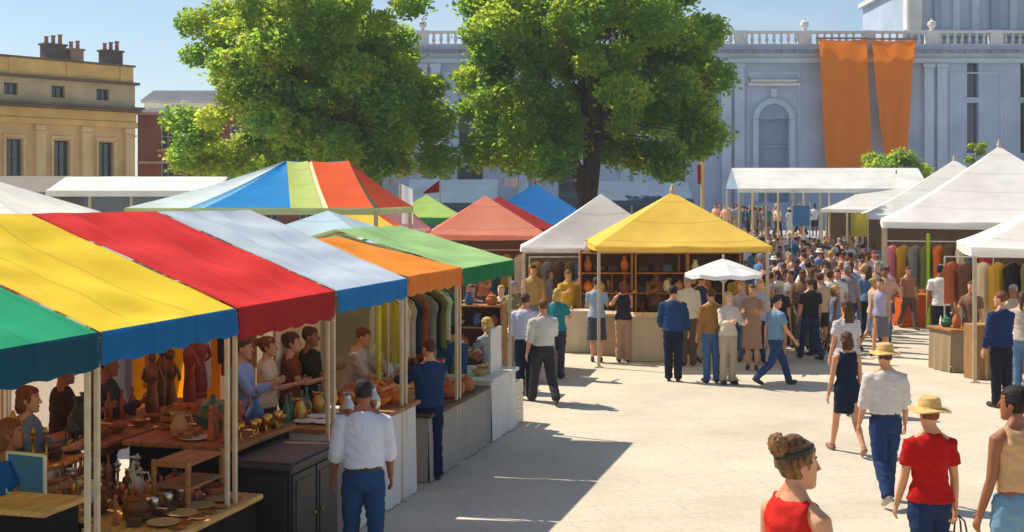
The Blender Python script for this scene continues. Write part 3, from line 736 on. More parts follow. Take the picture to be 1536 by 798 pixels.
def banner(label, xt0, xt1, zt, xb0, xb1, zb, Y, cb=None):
    r = thing('banner', label, 'banner', ((xt0 + xt1) / 2, Y, zt), 0, 'orange banners hung on the palace front')
    mo = mat('banner_cloth', (1.0, .25, .004), .8, .06, .7, .3, 4, .3); cx = (xt0 + xt1) / 2
    b = MB(); nx, nz = 14, 40; v = []; f = []
    for j in range(nz + 1):
        t = j / nz
        for i in range(nx + 1):
            s_ = i / nx; x = (xt0 * (1 - t) + xb0 * t) * (1 - s_) + (xt1 * (1 - t) + xb1 * t) * s_ - cx
            z = (zb - zt) * t + .12 * math.sin(PI * s_) * (-1 if j == 0 else 0)
            y = .16 * math.sin(s_ * 13 + t * 2) * (.3 + t * .7) + .16 * noise.noise(Vector((x * .8, z * .45, xt0))) - .03
            v.append((x, y, z))
    for j in range(nz):
        for i in range(nx): a = j * (nx + 1) + i; f.append((a, a + 1, a + nx + 2, a + nx + 1))
    b.add(v, f); c = b.build('cloth', mo, r, smooth=True)
    q = MB(); q.bar((xt0 - cx - .15, .02, .06), (xt1 - cx + .15, .02, .06), .06); q.bar((xt0 - cx + .3, .02, .06), (xt0 - cx + .3, .5, .12), .04); q.bar((xt1 - cx - .3, .02, .06), (xt1 - cx - .3, .5, .12), .04); q.build('hanging_rail', paint(120, 110, 110), r)
    return r
banner('wide orange banner hanging straight down the palace front, the left one', 20.95, 24.2, 14.15, 21.5, 24.65, 4.9, 88.72)
banner('orange banner narrowing towards its foot, right of the wide one on the palace', 24.5, 27.5, 14.1, 25.4, 27.0, 6.2, 88.7)

# ------------------------------------------------------------------ trees
def leafmat(name, dark, light, tr, trf=.5):
    m = bpy.data.materials.new(name); m.use_nodes = True; t = m.node_tree; p = t.nodes['Principled BSDF']
    g = t.nodes.new('ShaderNodeNewGeometry'); rp = t.nodes.new('ShaderNodeValToRGB')
    rp.color_ramp.elements[0].color = (*dark, 1); rp.color_ramp.elements[1].color = (*light, 1)
    t.links.new(g.outputs['Random Per Island'], rp.inputs[0])
    # sprays of brighter yellow-green leaves and darker blue-green ones, random through the crown
    tc = t.nodes.new('ShaderNodeTexCoord'); nz = t.nodes.new('ShaderNodeTexNoise'); nz.inputs['Scale'].default_value = .55; nz.inputs['Detail'].default_value = 4; t.links.new(tc.outputs['Object'], nz.inputs[0])
    rh = t.nodes.new('ShaderNodeValToRGB'); rh.color_ramp.elements[0].position = .38; rh.color_ramp.elements[1].position = .62
    rh.color_ramp.elements[0].color = (.55, .85, .95, 1); rh.color_ramp.elements[1].color = (1.14, 1.12, .75, 1); t.links.new(nz.outputs[0], rh.inputs[0])
    ml = t.nodes.new('ShaderNodeMixRGB'); ml.blend_type = 'MULTIPLY'; ml.inputs[0].default_value = 1; t.links.new(rp.outputs[0], ml.inputs[1]); t.links.new(rh.outputs[0], ml.inputs[2]); t.links.new(ml.outputs[0], p.inputs['Base Color'])
    p.inputs['Roughness'].default_value = .45; p.inputs['Specular IOR Level'].default_value = .35
    ts = t.nodes.new('ShaderNodeBsdfTranslucent'); m2 = t.nodes.new('ShaderNodeMixRGB'); m2.blend_type = 'MULTIPLY'; m2.inputs[0].default_value = 1; m2.inputs[1].default_value = (*tr, 1); t.links.new(rh.outputs[0], m2.inputs[2]); t.links.new(m2.outputs[0], ts.inputs[0]); mx = t.nodes.new('ShaderNodeMixShader'); mx.inputs[0].default_value = trf
    t.links.new(p.outputs[0], mx.inputs[1]); t.links.new(ts.outputs[0], mx.inputs[2]); t.links.new(mx.outputs[0], t.nodes['Material Output'].inputs[0])
    return m
M_LEAF = leafmat('leaves', (.045, .13, .045), (.28, .36, .06), (.70, .78, .09), .58)
M_LEAFB = leafmat('leaves', (.04, .12, .04), (.25, .33, .055), (.64, .74, .08), .56)
M_BARK = mat('bark', srgb(74, 62, 56), .95, .35, 5, .8, 14)

def leaves(centers, per, rad, size, seed, squash=.75, mats=M_LEAF, parent=None):
    rg = np.random.default_rng(seed); P_ = []
    for c, r_, n in zip(centers, rad, per):
        far = np.where(rg.random(n) < .10, rg.uniform(1.0, 1.45, n), 1.0)
        d = rg.normal(size=(n, 3)); d /= np.linalg.norm(d, axis=1)[:, None]
        rr = r_ * far * rg.uniform(.15, 1, n) ** .5 * (1 + .22 * np.sin(d[:, 0] * 7 + c[0]) * np.cos(d[:, 1] * 6 + c[2]))
        p = np.array(c) + d * rr[:, None] * np.array([1, 1, squash]); P_.append(p)
    P_ = np.concatenate(P_); n = len(P_)
    a = rg.normal(size=(n, 3)); a[:, 2] *= .55; a /= np.linalg.norm(a, axis=1)[:, None]
    b = rg.normal(size=(n, 3)); b -= a * (a * b).sum(1)[:, None]; b /= np.linalg.norm(b, axis=1)[:, None]
    c = np.cross(a, b); s = (size * rg.uniform(.6, 1.35, n))[:, None]
    bend = c * s * .18
    V = np.stack([P_ - a * s, P_ + b * s * .55 + bend, P_ + a * s, P_ - b * s * .55 + bend], 1).reshape(-1, 3)
    me = bpy.data.meshes.new('crown'); me.vertices.add(4 * n); me.vertices.foreach_set('co', V.ravel())
    me.loops.add(4 * n); me.loops.foreach_set('vertex_index', np.arange(4 * n, dtype=np.int32))
    me.polygons.add(n); me.polygons.foreach_set('loop_start', np.arange(0, 4 * n, 4, dtype=np.int32))
    me.materials.append(mats); me.update(calc_edges=True); me.validate()
    return link('crown', me, parent)

def tree(name, label, x, y, zc, rx, ry, rz, nclump, trunk_r, fork, per, lsize, seed, mats=M_LEAF, group=None, shell=.55, holes=(), radk=1.0, zmin=0):
    rnd = random.Random(seed); r = thing(name, label, 'tree', (x, y, 0), 0, group)
    cs = []; tries = 0
    while len(cs) < nclump and tries < 9000:
        tries += 1
        d = Vector((rnd.gauss(0, 1), rnd.gauss(0, 1), rnd.gauss(0, 1))).normalized(); k = shell + (1 - shell) * rnd.random() ** .6
        if rnd.random() < .25: k *= .6
        bx = 1 / max(.5, math.hypot(d.x, d.y)) ** .55
        c = Vector((d.x * rx * k * bx, d.y * ry * k * bx, zc + d.z * rz * k))
        if c.z < zmin: continue
        if any((c - o).length < rx * .13 for o in cs): continue
        if any((Vector((c.x, 0, c.z)) - Vector((hx, 0, hz))).length < hr for hx, hz, hr in holes): continue
        cs.append(c)
    rad = [rx * radk * rnd.uniform(.10, .235) for _ in cs]
    leaves(cs, [int(per * (q / (rx * radk * .2)) ** 2) for q in rad], rad, lsize, seed, .72, mats, r)
    t = MB(); fz = fork; t.tube([(0, 0, -.05), (.03, 0, .3), (0, .05, fz * .5), (.06, 0, fz)], [trunk_r * 1.5, trunk_r * 1.1, trunk_r, trunk_r * .95], 12); limbs = []
    nl = 7
    for i in range(nl):
        a = 2 * PI * i / nl + rnd.uniform(-.3, .3); sp = rx * rnd.uniform(.3, .5); top = zc + rz * rnd.uniform(-.1, .45)
        e = Vector((math.cos(a) * sp, math.sin(a) * sp * ry / rx, top)); m1 = Vector((e.x * .35, e.y * .35, fz + (top - fz) * .42)) + Vector((rnd.uniform(-.2, .2), 0, 0))
        t.tube([(0, 0, fz - .25), m1, e.lerp(m1, .35), e], [trunk_r * .62, trunk_r * .42, trunk_r * .28, trunk_r * .1], 8); limbs.append((m1, e))
    for c in cs:
        m1, e = min(limbs, key=lambda l: min((l[0].lerp(l[1], .6) - c).length, (l[1] - c).length)); s_ = m1.lerp(e, rnd.uniform(.35, 1))
        c = s_.lerp(c, .86); mid = s_.lerp(c, .5) + Vector((0, 0, rnd.uniform(-.1, .3)))
        t.tube([s_, mid, c], [trunk_r * .11, trunk_r * .06, trunk_r * .015], 5)
    t.build('trunk', M_BARK, r, smooth=True)
    return r
tree('tree', 'broad leafy green tree on the left, behind the blue and orange pavilion', -7.6, 50, 7.2, 5.0, 4.4, 6.2, 150, .34, 3.2, 1350, .105, 11, holes=((4.9, 12.3, 1.9),), zmin=4.5)
tree('tree', 'leafy green tree with a dark forked trunk, behind the white and yellow tents', 2.95, 50, 7.5, 4.9, 4.4, 6.2, 140, .40, 2.7, 1350, .105, 5, M_LEAFB, holes=((-5.0, 12.6, 1.6), (0.0, 3.9, 1.6)), zmin=4.4)
tree('bush_tree', 'small rounded green tree in front of the foot of the orange banners', 22.4, 76, 4.7, 1.9, 1.5, 1.1, 34, .12, 3.2, 700, .11, 21, radk=2.0)
tree('bush_tree', 'tiny dark green treetop peeping over the tallest white marquee', 27.2, 76, 5.7, .6, .6, .9, 9, .08, 4.4, 300, .1, 22, M_LEAFB, radk=2.4)
# ------------------------------------------------------------------ awnings of the front row
M_CROSS = M_ALU
def stall(label, s0, s1, D, eave, ridge, mroof, mval, vh=.22, n0=.02, group='awning stalls of the left row', back=True, ext=0, backcol=(150, 128, 100)):
    """local x = out to the square, y = along the row"""
    W = s1 - s0; c = RL((s0 + s1) / 2, 0); r = thing('market_stall', label, 'market stall', c, -TH, group)
    h = W / 2 - .015; sd = random.random() * 9
    b = MB(); b.sheet((n0, -h, eave), (n0, h, eave), (-D, h, ridge), (-D, -h, ridge), 16, 20, .06, .065, 2.4, sd)
    b.sheet((-D, -h, ridge), (-D, h, ridge), (-2 * D - n0, h, eave), (-2 * D - n0, -h, eave), 16, 20, .06, .065, 2.4, sd)
    b.build('canopy', mroof, r, smooth=True, auto=20, fixn=False)
    b = MB(); v = []; nn = 40
    for j in range(4):
        for i in range(nn + 1):
            y = -h + 2 * h * i / nn; v.append((n0 + .006 + .012 * j / 3 * math.sin(i * 1.1 + sd) + .03 * (j / 3) * noise.noise(Vector((y * 2.2 + sd, 0, 0))), y, eave + .004 - vh * j / 3 - (.012 * math.sin(i * .9) if j == 3 else 0)))
    b.add(v, [(j * (nn + 1) + i, j * (nn + 1) + i + 1, (j + 1) * (nn + 1) + i + 1, (j + 1) * (nn + 1) + i) for j in range(3) for i in range(nn)])
    b.build('valance', mval, r, smooth=True)
    ex = -2 * D + .1 if back else -D
    for (x, y) in ((-.03, -h + .04), (-.03, h - .04), (ex, -h + .04), (ex, h - .04)):
        q = MB(); q.box((x, y, (eave - .04) / 2), (.036, .036, eave - .04)); q.box((x, y, .012), (.12, .12, .02)); q.build('pole', M_ALU, r)
    q = MB()
    for y in (-h + .04, h - .04):
        q.bar((-.03, y, eave - .06), (-D, y, ridge - .05), .018); q.bar((-D, y, ridge - .05), (ex, y, eave - .06), .018); q.bar((-.03, y, eave - .08), (ex, y, eave - .08), .016)
    q.bar((-.03, -h, eave - .06), (-.03, h, eave - .06), .018); q.bar((-D, -h, ridge - .05), (-D, h, ridge - .05), .018); q.bar((ex, -h, eave - .06), (ex, h, eave - .06), .018)
    q.build('roof_frame', M_ALU, r)
    if back:
        q = MB(); q.sheet((ex + .06, -h, .05), (ex + .06, h, .05), (ex + .06, h, eave - .05), (ex + .06, -h, eave - .05), 20, 6, 0, .05, 3, sd); q.build('back_curtain', canvas(*[min(255, int(c * 1.22)) for c in backcol], .45), r, smooth=True)  # curtain added to block sun and bright ground; translucent so the interior glows
    return r
C_GREEN, C_TEAL = canvas(30, 168, 118), canvas(8, 74, 98)
C_YEL, C_BLUE, C_RED, C_DRED = canvas(255, 216, 52, .25), canvas(12, 104, 172), canvas(230, 46, 44, .22), canvas(158, 22, 24, .2)
C_PALE, C_ORG, C_LIME, C_DGRN = canvas(206, 222, 236), canvas(246, 148, 44), canvas(166, 210, 138), canvas(20, 118, 72)
stall('green awning stall with a dark teal valance at the near left end of the row', -2.05, 0, 1.87, 2.42, 3.14, C_GREEN, C_TEAL, .24)
stall('yellow awning stall with a blue valance between the green and red awnings', 0.0, 1.92, 1.87, 2.42, 3.17, C_YEL, C_BLUE, .22)
stall('bright red awning stall with a dark red valance beside the yellow awning', 1.94, 3.92, 1.87, 2.42, 3.17, C_RED, C_DRED, .26)
stall('pale blue white awning stall with a blue valance beside the red awning', 3.94, 5.93, 1.87, 2.42, 3.17, C_PALE, canvas(22, 118, 186), .22, backcol=(176, 166, 150))
stall('low orange awning stall with an orange valance beside the pale blue awning', 5.95, 7.9, 1.6, 2.44, 2.80, C_ORG, canvas(226, 132, 50), .22, backcol=(120, 96, 76))
stall('light green awning stall with a dark green valance at the far end of the row', 7.92, 10.4, 1.7, 2.42, 2.90, C_LIME, C_DGRN, .22, backcol=(140, 124, 104))

# ------------------------------------------------------------------ pyramid tents
def pyramid(label, cx, cy, hx, hy, eave, apex, mroof, rz=0, vh=.18, curve=1.0, group=None, posts=True, name='market_tent', cat='tent', panels=None, cap=None, walls=None, mval=None, pole_r=.03, inner=None):
    r = thing(name, label, cat, (cx, cy, 0), rz, group); cs = [(-hx, -hy), (hx, -hy), (hx, hy), (-hx, hy)]; sd = random.random() * 9
    parts = {}
    for k in range(4):
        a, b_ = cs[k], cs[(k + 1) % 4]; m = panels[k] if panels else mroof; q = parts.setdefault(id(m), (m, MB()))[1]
        nu, nv = 18, 14; v = []
        for j in range(nv + 1):
            t = j / nv; zc = eave + (apex - eave) * t ** curve
            for i in range(nu + 1):
                s_ = i / nu; x = (a[0] * (1 - s_) + b_[0] * s_) * (1 - t); y = (a[1] * (1 - s_) + b_[1] * s_) * (1 - t)
                sg = .06 * min(hx, 2) * math.sin(PI * s_) * (1 - t) * (4 * t * (1 - t) + .25)
                wv = .03 * noise.noise(Vector((x * 1.2 + sd, y * 1.2, zc))) * (1 - t) * math.sin(PI * s_)
                v.append((x, y, zc - sg + wv))
        q.add(v, [(j * (nu + 1) + i, j * (nu + 1) + i + 1, (j + 1) * (nu + 1) + i + 1, (j + 1) * (nu + 1) + i) for j in range(nv) for i in range(nu)])
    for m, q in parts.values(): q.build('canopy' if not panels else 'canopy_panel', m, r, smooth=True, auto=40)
    q = MB()
    for k in range(4):
        a, b_ = cs[k], cs[(k + 1) % 4]; nn = 24; v = []
        L = math.hypot(b_[0] - a[0], b_[1] - a[1]); ox, oy = (b_[1] - a[1]) / L * .008, -(b_[0] - a[0]) / L * .008
        for j in range(3):
            for i in range(nn + 1):
                s_ = i / nn; w_ = .02 * j * math.sin(i * 1.3 + sd) + ox * 0
                v.append((a[0] * (1 - s_) + b_[0] * s_ + ox * (1 + w_ * 60 * (j > 0)), a[1] * (1 - s_) + b_[1] * s_ + oy * (1 + w_ * 60 * (j > 0)), eave + .003 - .06 * min(hx, 2) * .25 * math.sin(PI * s_) - vh * j / 2))
        q.add(v, [(j * (nn + 1) + i, j * (nn + 1) + i + 1, (j + 1) * (nn + 1) + i + 1, (j + 1) * (nn + 1) + i) for j in range(2) for i in range(nn)])
    q.build('valance', mval or mroof or panels[0], r, smooth=True)
    if posts:
        for (x, y) in cs:
            q = MB(); q.box((x * (1 - .06 / hx), y * (1 - .06 / hy), eave / 2 - .05), (pole_r * 2, pole_r * 2, eave - .1)); q.box((x * (1 - .06 / hx), y * (1 - .06 / hy), .012), (.16, .16, .02)); q.build('pole', M_ALU, r)
        q = MB()
        for k in range(4):
            a, b_ = cs[k], cs[(k + 1) % 4]; q.bar((a[0] * .96, a[1] * .96, eave - .12), (b_[0] * .96, b_[1] * .96, eave - .12), .016); q.bar((a[0] * .96, a[1] * .96, eave - .12), (a[0] * .02, a[1] * .02, eave - .12 + (apex - eave) * .85), .014)
        q.build('roof_frame', M_ALU, r)
    if cap:
        q = MB(); q.lathe([(.05, apex - .05), (.06, apex + .04), (.02, apex + .16), (.004, apex + .17)], (0, 0, 0), 10); q.build('finial', cap, r)
    if walls:
        for k, m in walls.items():
            a, b_ = cs[k], cs[(k + 1) % 4]; q = MB(); q.sheet((a[0] * .97, a[1] * .97, .04), (b_[0] * .97, b_[1] * .97, .04), (b_[0] * .97, b_[1] * .97, eave - .05), (a[0] * .97, a[1] * .97, eave - .05), 24, 6, 0, .06, 2.5, sd); q.build('side_wall', m, r, smooth=True)
    return r
WHITE = canvas(246, 244, 240, .38)
C_GOLD = canvas(252, 212, 96, .38)
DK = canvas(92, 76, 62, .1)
pyramid('yellow peaked market tent over a dark shelved stall, centre of the square', 3.33, 27.0, 1.70, 1.75, 2.37, 3.42, C_GOLD, vh=.1, walls={2: DK}, cap=M_ALU)
pyramid('white peaked market tent partly behind the yellow tent', 2.05, 29.95, 1.84, .95, 2.2, 3.40, WHITE, vh=.1, walls={2: DK}, curve=1.12)
pyramid('salmon pink peaked tent behind the light green awning', -.66, 32.3, 1.46, 1.15, 2.42, 3.36, canvas(250, 160, 134, .42), rz=R(3), vh=.12, walls={2: DK})
pyramid('dark red peaked tent just behind the salmon pink one', -.35, 35.2, 1.55, 1.55, 2.5, 3.34, canvas(150, 28, 28))
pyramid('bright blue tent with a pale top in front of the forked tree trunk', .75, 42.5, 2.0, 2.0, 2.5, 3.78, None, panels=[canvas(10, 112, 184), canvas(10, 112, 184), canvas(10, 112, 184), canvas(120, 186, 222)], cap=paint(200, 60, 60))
pyramid('small lime green tent with a dark red pennant behind it', -2.5, 38, 1.05, 1.0, 2.75, 3.4, canvas(176, 208, 112), mval=canvas(60, 150, 96))
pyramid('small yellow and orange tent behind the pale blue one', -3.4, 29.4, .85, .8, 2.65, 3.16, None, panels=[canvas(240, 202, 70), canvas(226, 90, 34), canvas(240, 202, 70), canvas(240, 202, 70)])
pyramid('small mauve tent with a pale pink edge beside the white flag', -2.85, 32.5, .75, .75, 2.55, 3.25, canvas(172, 118, 130), mval=canvas(238, 206, 208))
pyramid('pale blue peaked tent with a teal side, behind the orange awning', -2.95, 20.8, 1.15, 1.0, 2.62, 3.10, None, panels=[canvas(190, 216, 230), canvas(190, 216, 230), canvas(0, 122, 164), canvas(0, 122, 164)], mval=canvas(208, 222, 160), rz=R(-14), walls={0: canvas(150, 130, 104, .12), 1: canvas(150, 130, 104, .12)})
pyramid('white tent corner showing above the yellow awning at the far left', -8.55, 19.5, 1.8, 1.8, 3.08, 3.8, canvas(232, 232, 226))
# four white marquees of the right-hand row
GW = 'white peaked marquees along the right side'
for lab, X, Y, h, ev, ap, wl in (
        ('near white tent cut off by the right edge of the picture', 8.2, 23.2, 1.95, 2.42, 3.5, None),
        ('tallest white peaked marquee on the right, above its clothes racks', 9.14, 32.0, 2.95, 2.72, 4.66, {1: DK, 2: DK}),
        ('white marquee just behind the tallest one on the right', 11.8, 44.0, 3.2, 2.74, 4.66, {1: DK, 2: DK}),
        ('farthest white peaked marquee of the right row', 14.2, 59.8, 3.4, 2.8, 4.5, {1: DK, 2: DK})):
    pyramid(lab, X + h * 1.228, Y + h * .7015, h, h, ev, ap, WHITE, rz=-TH, vh=.16, curve=1.18, group=GW, walls=wl, cap=M_ALU, pole_r=.035)

# the big pavilion of blue, lime and orange gores
def pavilion():
    r = thing('pavilion', 'large hipped pavilion tent in blue, lime and orange behind the awnings', 'tent', (-4.5, 25.2, 0), R(-4))
    hx, hy, e, z = 2.3, 2.1, 3.12, 4.02; x0, x1 = .12, 1.35
    def P(u, t, front=True):     # point on the front slope, u along the eave
        ex = -hx + 2 * hx * u; rx = x0 + (x1 - x0) * u; sgn = -1 if front else 1
        return (ex * (1 - t) + rx * t, sgn * hy * (1 - t), e + (z - e) * t - .05 * math.sin(PI * t))
    def gore(name, pts_a, pts_b, m):
        n = len(pts_a); b = MB(); v = []
        for k in range(9):
            s_ = k / 8; v += [tuple(Vector(p) * (1 - s_) + Vector(q) * s_ + Vector((0, 0, -.03 * math.sin(PI * s_)))) for p, q in zip(pts_a, pts_b)]
        b.add(v, [(k * n + i, k * n + i + 1, (k + 1) * n + i + 1, (k + 1) * n + i) for k in range(8) for i in range(n - 1)]); b.build(name, m, r, smooth=True)
    T = [i / 10 for i in range(11)]
    line = lambda a, b_: [tuple(Vector(a) * (1 - t) + Vector(b_) * t + Vector((0, 0, -.05 * math.sin(PI * t)))) for t in T]
    A = (x0, 0, z); B = (x1, 0, z)
    BL = canvas(4, 132, 204); LB = canvas(120, 184, 224); LM = canvas(190, 206, 116); CRM = canvas(236, 228, 176); OR = canvas(226, 88, 34); DG = canvas(62, 74, 62); PL = canvas(206, 222, 226)
    E = lambda x, y=-hy: (x, y, e)
    gore('canopy_panel', line(E(-2.3), A), line(E(-1.15), A), PL)
    gore('canopy_panel', line(E(-1.15), A), line(E(-.85), A), LB)
    gore('canopy_panel', line(E(-.85), A), line(E(.72), (x0 + .02, 0, z)), BL)
    gore('canopy_panel', line(E(.72), (x0 + .02, 0, z)), line(E(1.28), (x0 + .42, 0, z)), LM)
    gore('canopy_panel', line(E(1.28), (x0 + .42, 0, z)), line(E(1.40), (x0 + .5, 0, z)), CRM)
    gore('canopy_panel', line(E(1.40), (x0 + .5, 0, z)), line(E(2.22), B), OR)
    gore('canopy_panel', line(E(2.22), B), line(E(2.3), B), DG)
    gore('canopy_panel', line((2.3, -hy, e), B), line((2.3, hy, e), B), canvas(196, 70, 36))
    gore('canopy_panel', line((-2.3, -hy, e), A), line((-2.3, hy, e), A), PL)
    gore('canopy_panel', line((-2.3, hy, e), A), line((2.3, hy, e), B), LB)
    q = MB()
    for (a, b_) in (((-hx, -hy), (hx, -hy)), ((hx, -hy), (hx, hy)), ((hx, hy), (-hx, hy)), ((-hx, hy), (-hx, -hy))):
        q.sheet((a[0], a[1], e - .12), (b_[0], b_[1], e - .12), (b_[0], b_[1], e + .004), (a[0], a[1], e + .004), 20, 2)
    q.build('valance', canvas(196, 208, 150), r)
    for x in (-hx + .06, hx - .06):
        for y in (-hy + .06, hy - .06):
            q = MB(); q.box((x, y, e / 2 - .02), (.07, .07, e - .04)); q.box((x, y, .012), (.18, .18, .02)); q.build('pole', M_ALU, r)
pavilion()

def marquee(label, x0, x1, y0, y1, eave, ridge, mroof, mgable, mwall, name='marquee', group=None, nbay=5, back=True):
    r = thing(name, label, 'marquee', ((x0 + x1) / 2, (y0 + y1) / 2, 0), 0, group); hx, hy = (x1 - x0) / 2, (y1 - y0) / 2; sd = random.random() * 9
    b = MB(); b.sheet((-hx, -hy, eave), (hx, -hy, eave), (hx, 0, ridge), (-hx, 0, ridge), 40, 10, .03, .05, .8, sd); b.sheet((-hx, 0, ridge), (hx, 0, ridge), (hx, hy, eave), (-hx, hy, eave), 40, 10, .03, .05, .8, sd)
    b.build('canopy', mroof, r, smooth=True, auto=20, fixn=False)
    for sx in (-1, 1):
        q = MB(); q.prism([(-hy, eave), (hy, eave), (0, ridge)], sx * (hx - .03), sx * (hx - .05), 'x'); q.build('gable', mgable, r)
    q = MB(); q.sheet((-hx, -hy - .006, eave - .2), (hx, -hy - .006, eave - .2), (hx, -hy - .006, eave), (-hx, -hy - .006, eave), 60, 2, 0, .03, 2, sd); q.build('valance', mroof, r)
    for i in range(nbay + 1):
        for y in (-hy + .05, hy - .05):
            q = MB(); x = -hx + .06 + (2 * hx - .12) * i / nbay; q.box((x, y, eave / 2 - .03), (.08, .08, eave - .06)); q.box((x, y, .012), (.2, .2, .02)); q.build('pole', M_ALU, r)
    if back:
        q = MB(); q.sheet((-hx, hy - .12, .03), (hx, hy - .12, .03), (hx, hy - .12, eave - .05), (-hx, hy - .12, eave - .05), 50, 4, 0, .08, 1.5, sd); q.build('back_curtain', mwall, r, smooth=True)
    return r
marquee('long white ridge marquee below the sandstone house on the left', -15.6, -9.9, 43.5, 47.5, 3.55, 4.05, canvas(238, 238, 230, .2), canvas(132, 140, 152, .1), canvas(112, 122, 136, .1), nbay=4)
marquee('low dark grey marquee at the far left behind the white tent corner', -21.5, -16.1, 45.0, 49.5, 3.5, 4.1, canvas(132, 124, 118, .1), canvas(120, 126, 138, .1), canvas(112, 112, 118, .1), nbay=4)
marquee('long white ridge marquee in front of the palace, left of the banners', 10.6, 19.6, 61.0, 64.5, 3.75, 4.75, canvas(240, 240, 234, .2), canvas(150, 176, 200, .15), canvas(136, 150, 172, .15), nbay=7, back=False)
marquee('distant grey blue marquee between the lime and blue tents', -4.4, -.6, 54, 58, 3.1, 4.1, canvas(96, 120, 150, .1), canvas(96, 116, 144, .1), canvas(84, 100, 126, .1), nbay=3)
marquee('distant slate blue marquee right of the forked tree trunk', 3.6, 7.4, 53, 57, 3.2, 4.0, canvas(96, 116, 148, .1), canvas(112, 130, 156, .1), canvas(80, 94, 120, .1), nbay=3)

# small white parasol
def parasol():
    x, y = px(1085, .0121); r = thing('parasol', 'small white parasol on a pole in front of the yellow tent', 'parasol', (x, y, 0)); q = MB(); n = 8; V = [(0, 0, 2.2)]; ring = 6
    for j in range(1, ring + 1):
        t = j / ring
        for k in range(n * 4):
            a = 2 * PI * k / (n * 4); f_ = abs(((k / 4) % 1) - .5) * 2; rr = .70 * t * (math.cos(PI / n) / math.cos((k % 4) / 4 * 2 * PI / n - PI / n))
            V.append((rr * math.cos(a), rr * math.sin(a), 2.2 - .26 * t ** 1.15 - .03 * (1 - f_) * t))
    m = n * 4; Fc = [(0, 1 + k, 1 + (k + 1) % m) for k in range(m)]
    for j in range(ring - 1): Fc += [(1 + j * m + k, 1 + (j + 1) * m + k, 1 + (j + 1) * m + (k + 1) % m, 1 + j * m + (k + 1) % m) for k in range(m)]
    V2 = [(p[0] * 1.003, p[1] * 1.003, p[2] - .07) for p in V[-m:]]; o = len(V); V += V2; Fc += [(o - m + k, o + k, o + (k + 1) % m, o - m + (k + 1) % m) for k in range(m)]
    q.add(V, Fc); q.build('canopy', canvas(244, 244, 242, .3), r)
    q = MB(); q.bar((0, 0, .05), (0, 0, 2.24), .018); q.ell((0, 0, 2.25), (.025, .025, .03)); q.build('pole', M_ALU, r)
    for k in range(n):
        a = 2 * PI * k / n; q = MB(); q.bar((0, 0, 2.17), (.68 * math.cos(a), .68 * math.sin(a), 1.925), .006, 5); q.bar((0, 0, 1.75), (.36 * math.cos(a), .36 * math.sin(a), 2.045), .005, 5); q.build('rib', M_STEEL, r)
    q = MB(); q.lathe([(.26, 0), (.26, .05), (.08, .09), (.03, .1), (.03, .25)], (0, 0, 0), 20); q.build('base', paint(130, 128, 124), r)
parasol()

# flags and posts
def flag(label, x, y, zt, pts, m, name='flag', pole=M_ALU, pr=.025, cap=None):
    r = thing(name, label, 'flag', (x, y, 0)); q = MB(); q.bar((0, 0, 0), (0, 0, zt), pr); q.build('pole', pole, r)
    b = MB(); nx, nz = 8, 8; a, b_, c, d = [Vector(p) for p in pts]; v = []
    for j in range(nz + 1):
        for i in range(nx + 1):
            s_, t = i / nx, j / nz; p = a * (1 - s_) * (1 - t) + b_ * s_ * (1 - t) + c * s_ * t + d * (1 - s_) * t; v.append((p.x, .05 * math.sin(s_ * 6 + t) * s_, p.z))
    b.add(v, [(j * 9 + i, j * 9 + i + 1, (j + 1) * 9 + i + 1, (j + 1) * 9 + i) for j in range(8) for i in range(8)]); b.build('cloth', m, r, smooth=True)
    return r
x, y = px(600, .0150); flag('white upright flag beside the small mauve tent', x, y, 3.62, ((.03, 0, 2.72), (.3, 0, 2.72), (.28, 0, 3.5), (.03, 0, 3.62)), canvas(240, 240, 240, .3))
x, y = px(660, .0235); flag('dark red pennant flying above the lime green tent', x, y, 3.95, ((-.02, 0, 3.5), (-.6, 0, 3.45), (-.58, 0, 3.5), (-.02, 0, 3.93)), canvas(150, 20, 24, .2))
x, y = px(777, .0240); flag('small white and red flag above the dark red tent', x, y, 4.05, ((-.02, 0, 3.68), (-.5, 0, 3.72), (-.45, 0, 4.0), (-.02, 0, 4.02)), canvas(226, 200, 202, .3))
x, y = px(1054, .0205); flag('thin tan pole with a small dark red flag right of the tree', x, y, 4.4, ((-.02, 0, 3.75), (-.16, 0, 3.72), (-.17, 0, 4.3), (-.02, 0, 4.38)), canvas(140, 44, 50, .2), pole=stone(206, 172, 104), pr=.06)
x, y = px(1202, .030); r = thing('display_board', 'plain blue board standing under the far white marquee', 'board', (x, y, 0)); q = MB(); q.box((0, 0, 2.5), (.75, .05, .9)); q.build('panel', paint(62, 116, 168), r); q = MB()
for sx in (-1, 1): q.box((sx * .4, .045, 1.55), (.05, .04, 3.1))
q.build('stand', M_STEEL, r)
x, y = px(1302, .0215); flag('yellow green cloth flag hung beside the big white marquee', x, y, 2.85, ((-.04, 0, 2.05), (-.55, 0, 2.05), (-.55, 0, 2.8), (-.04, 0, 2.8)), canvas(196, 178, 70, .3))
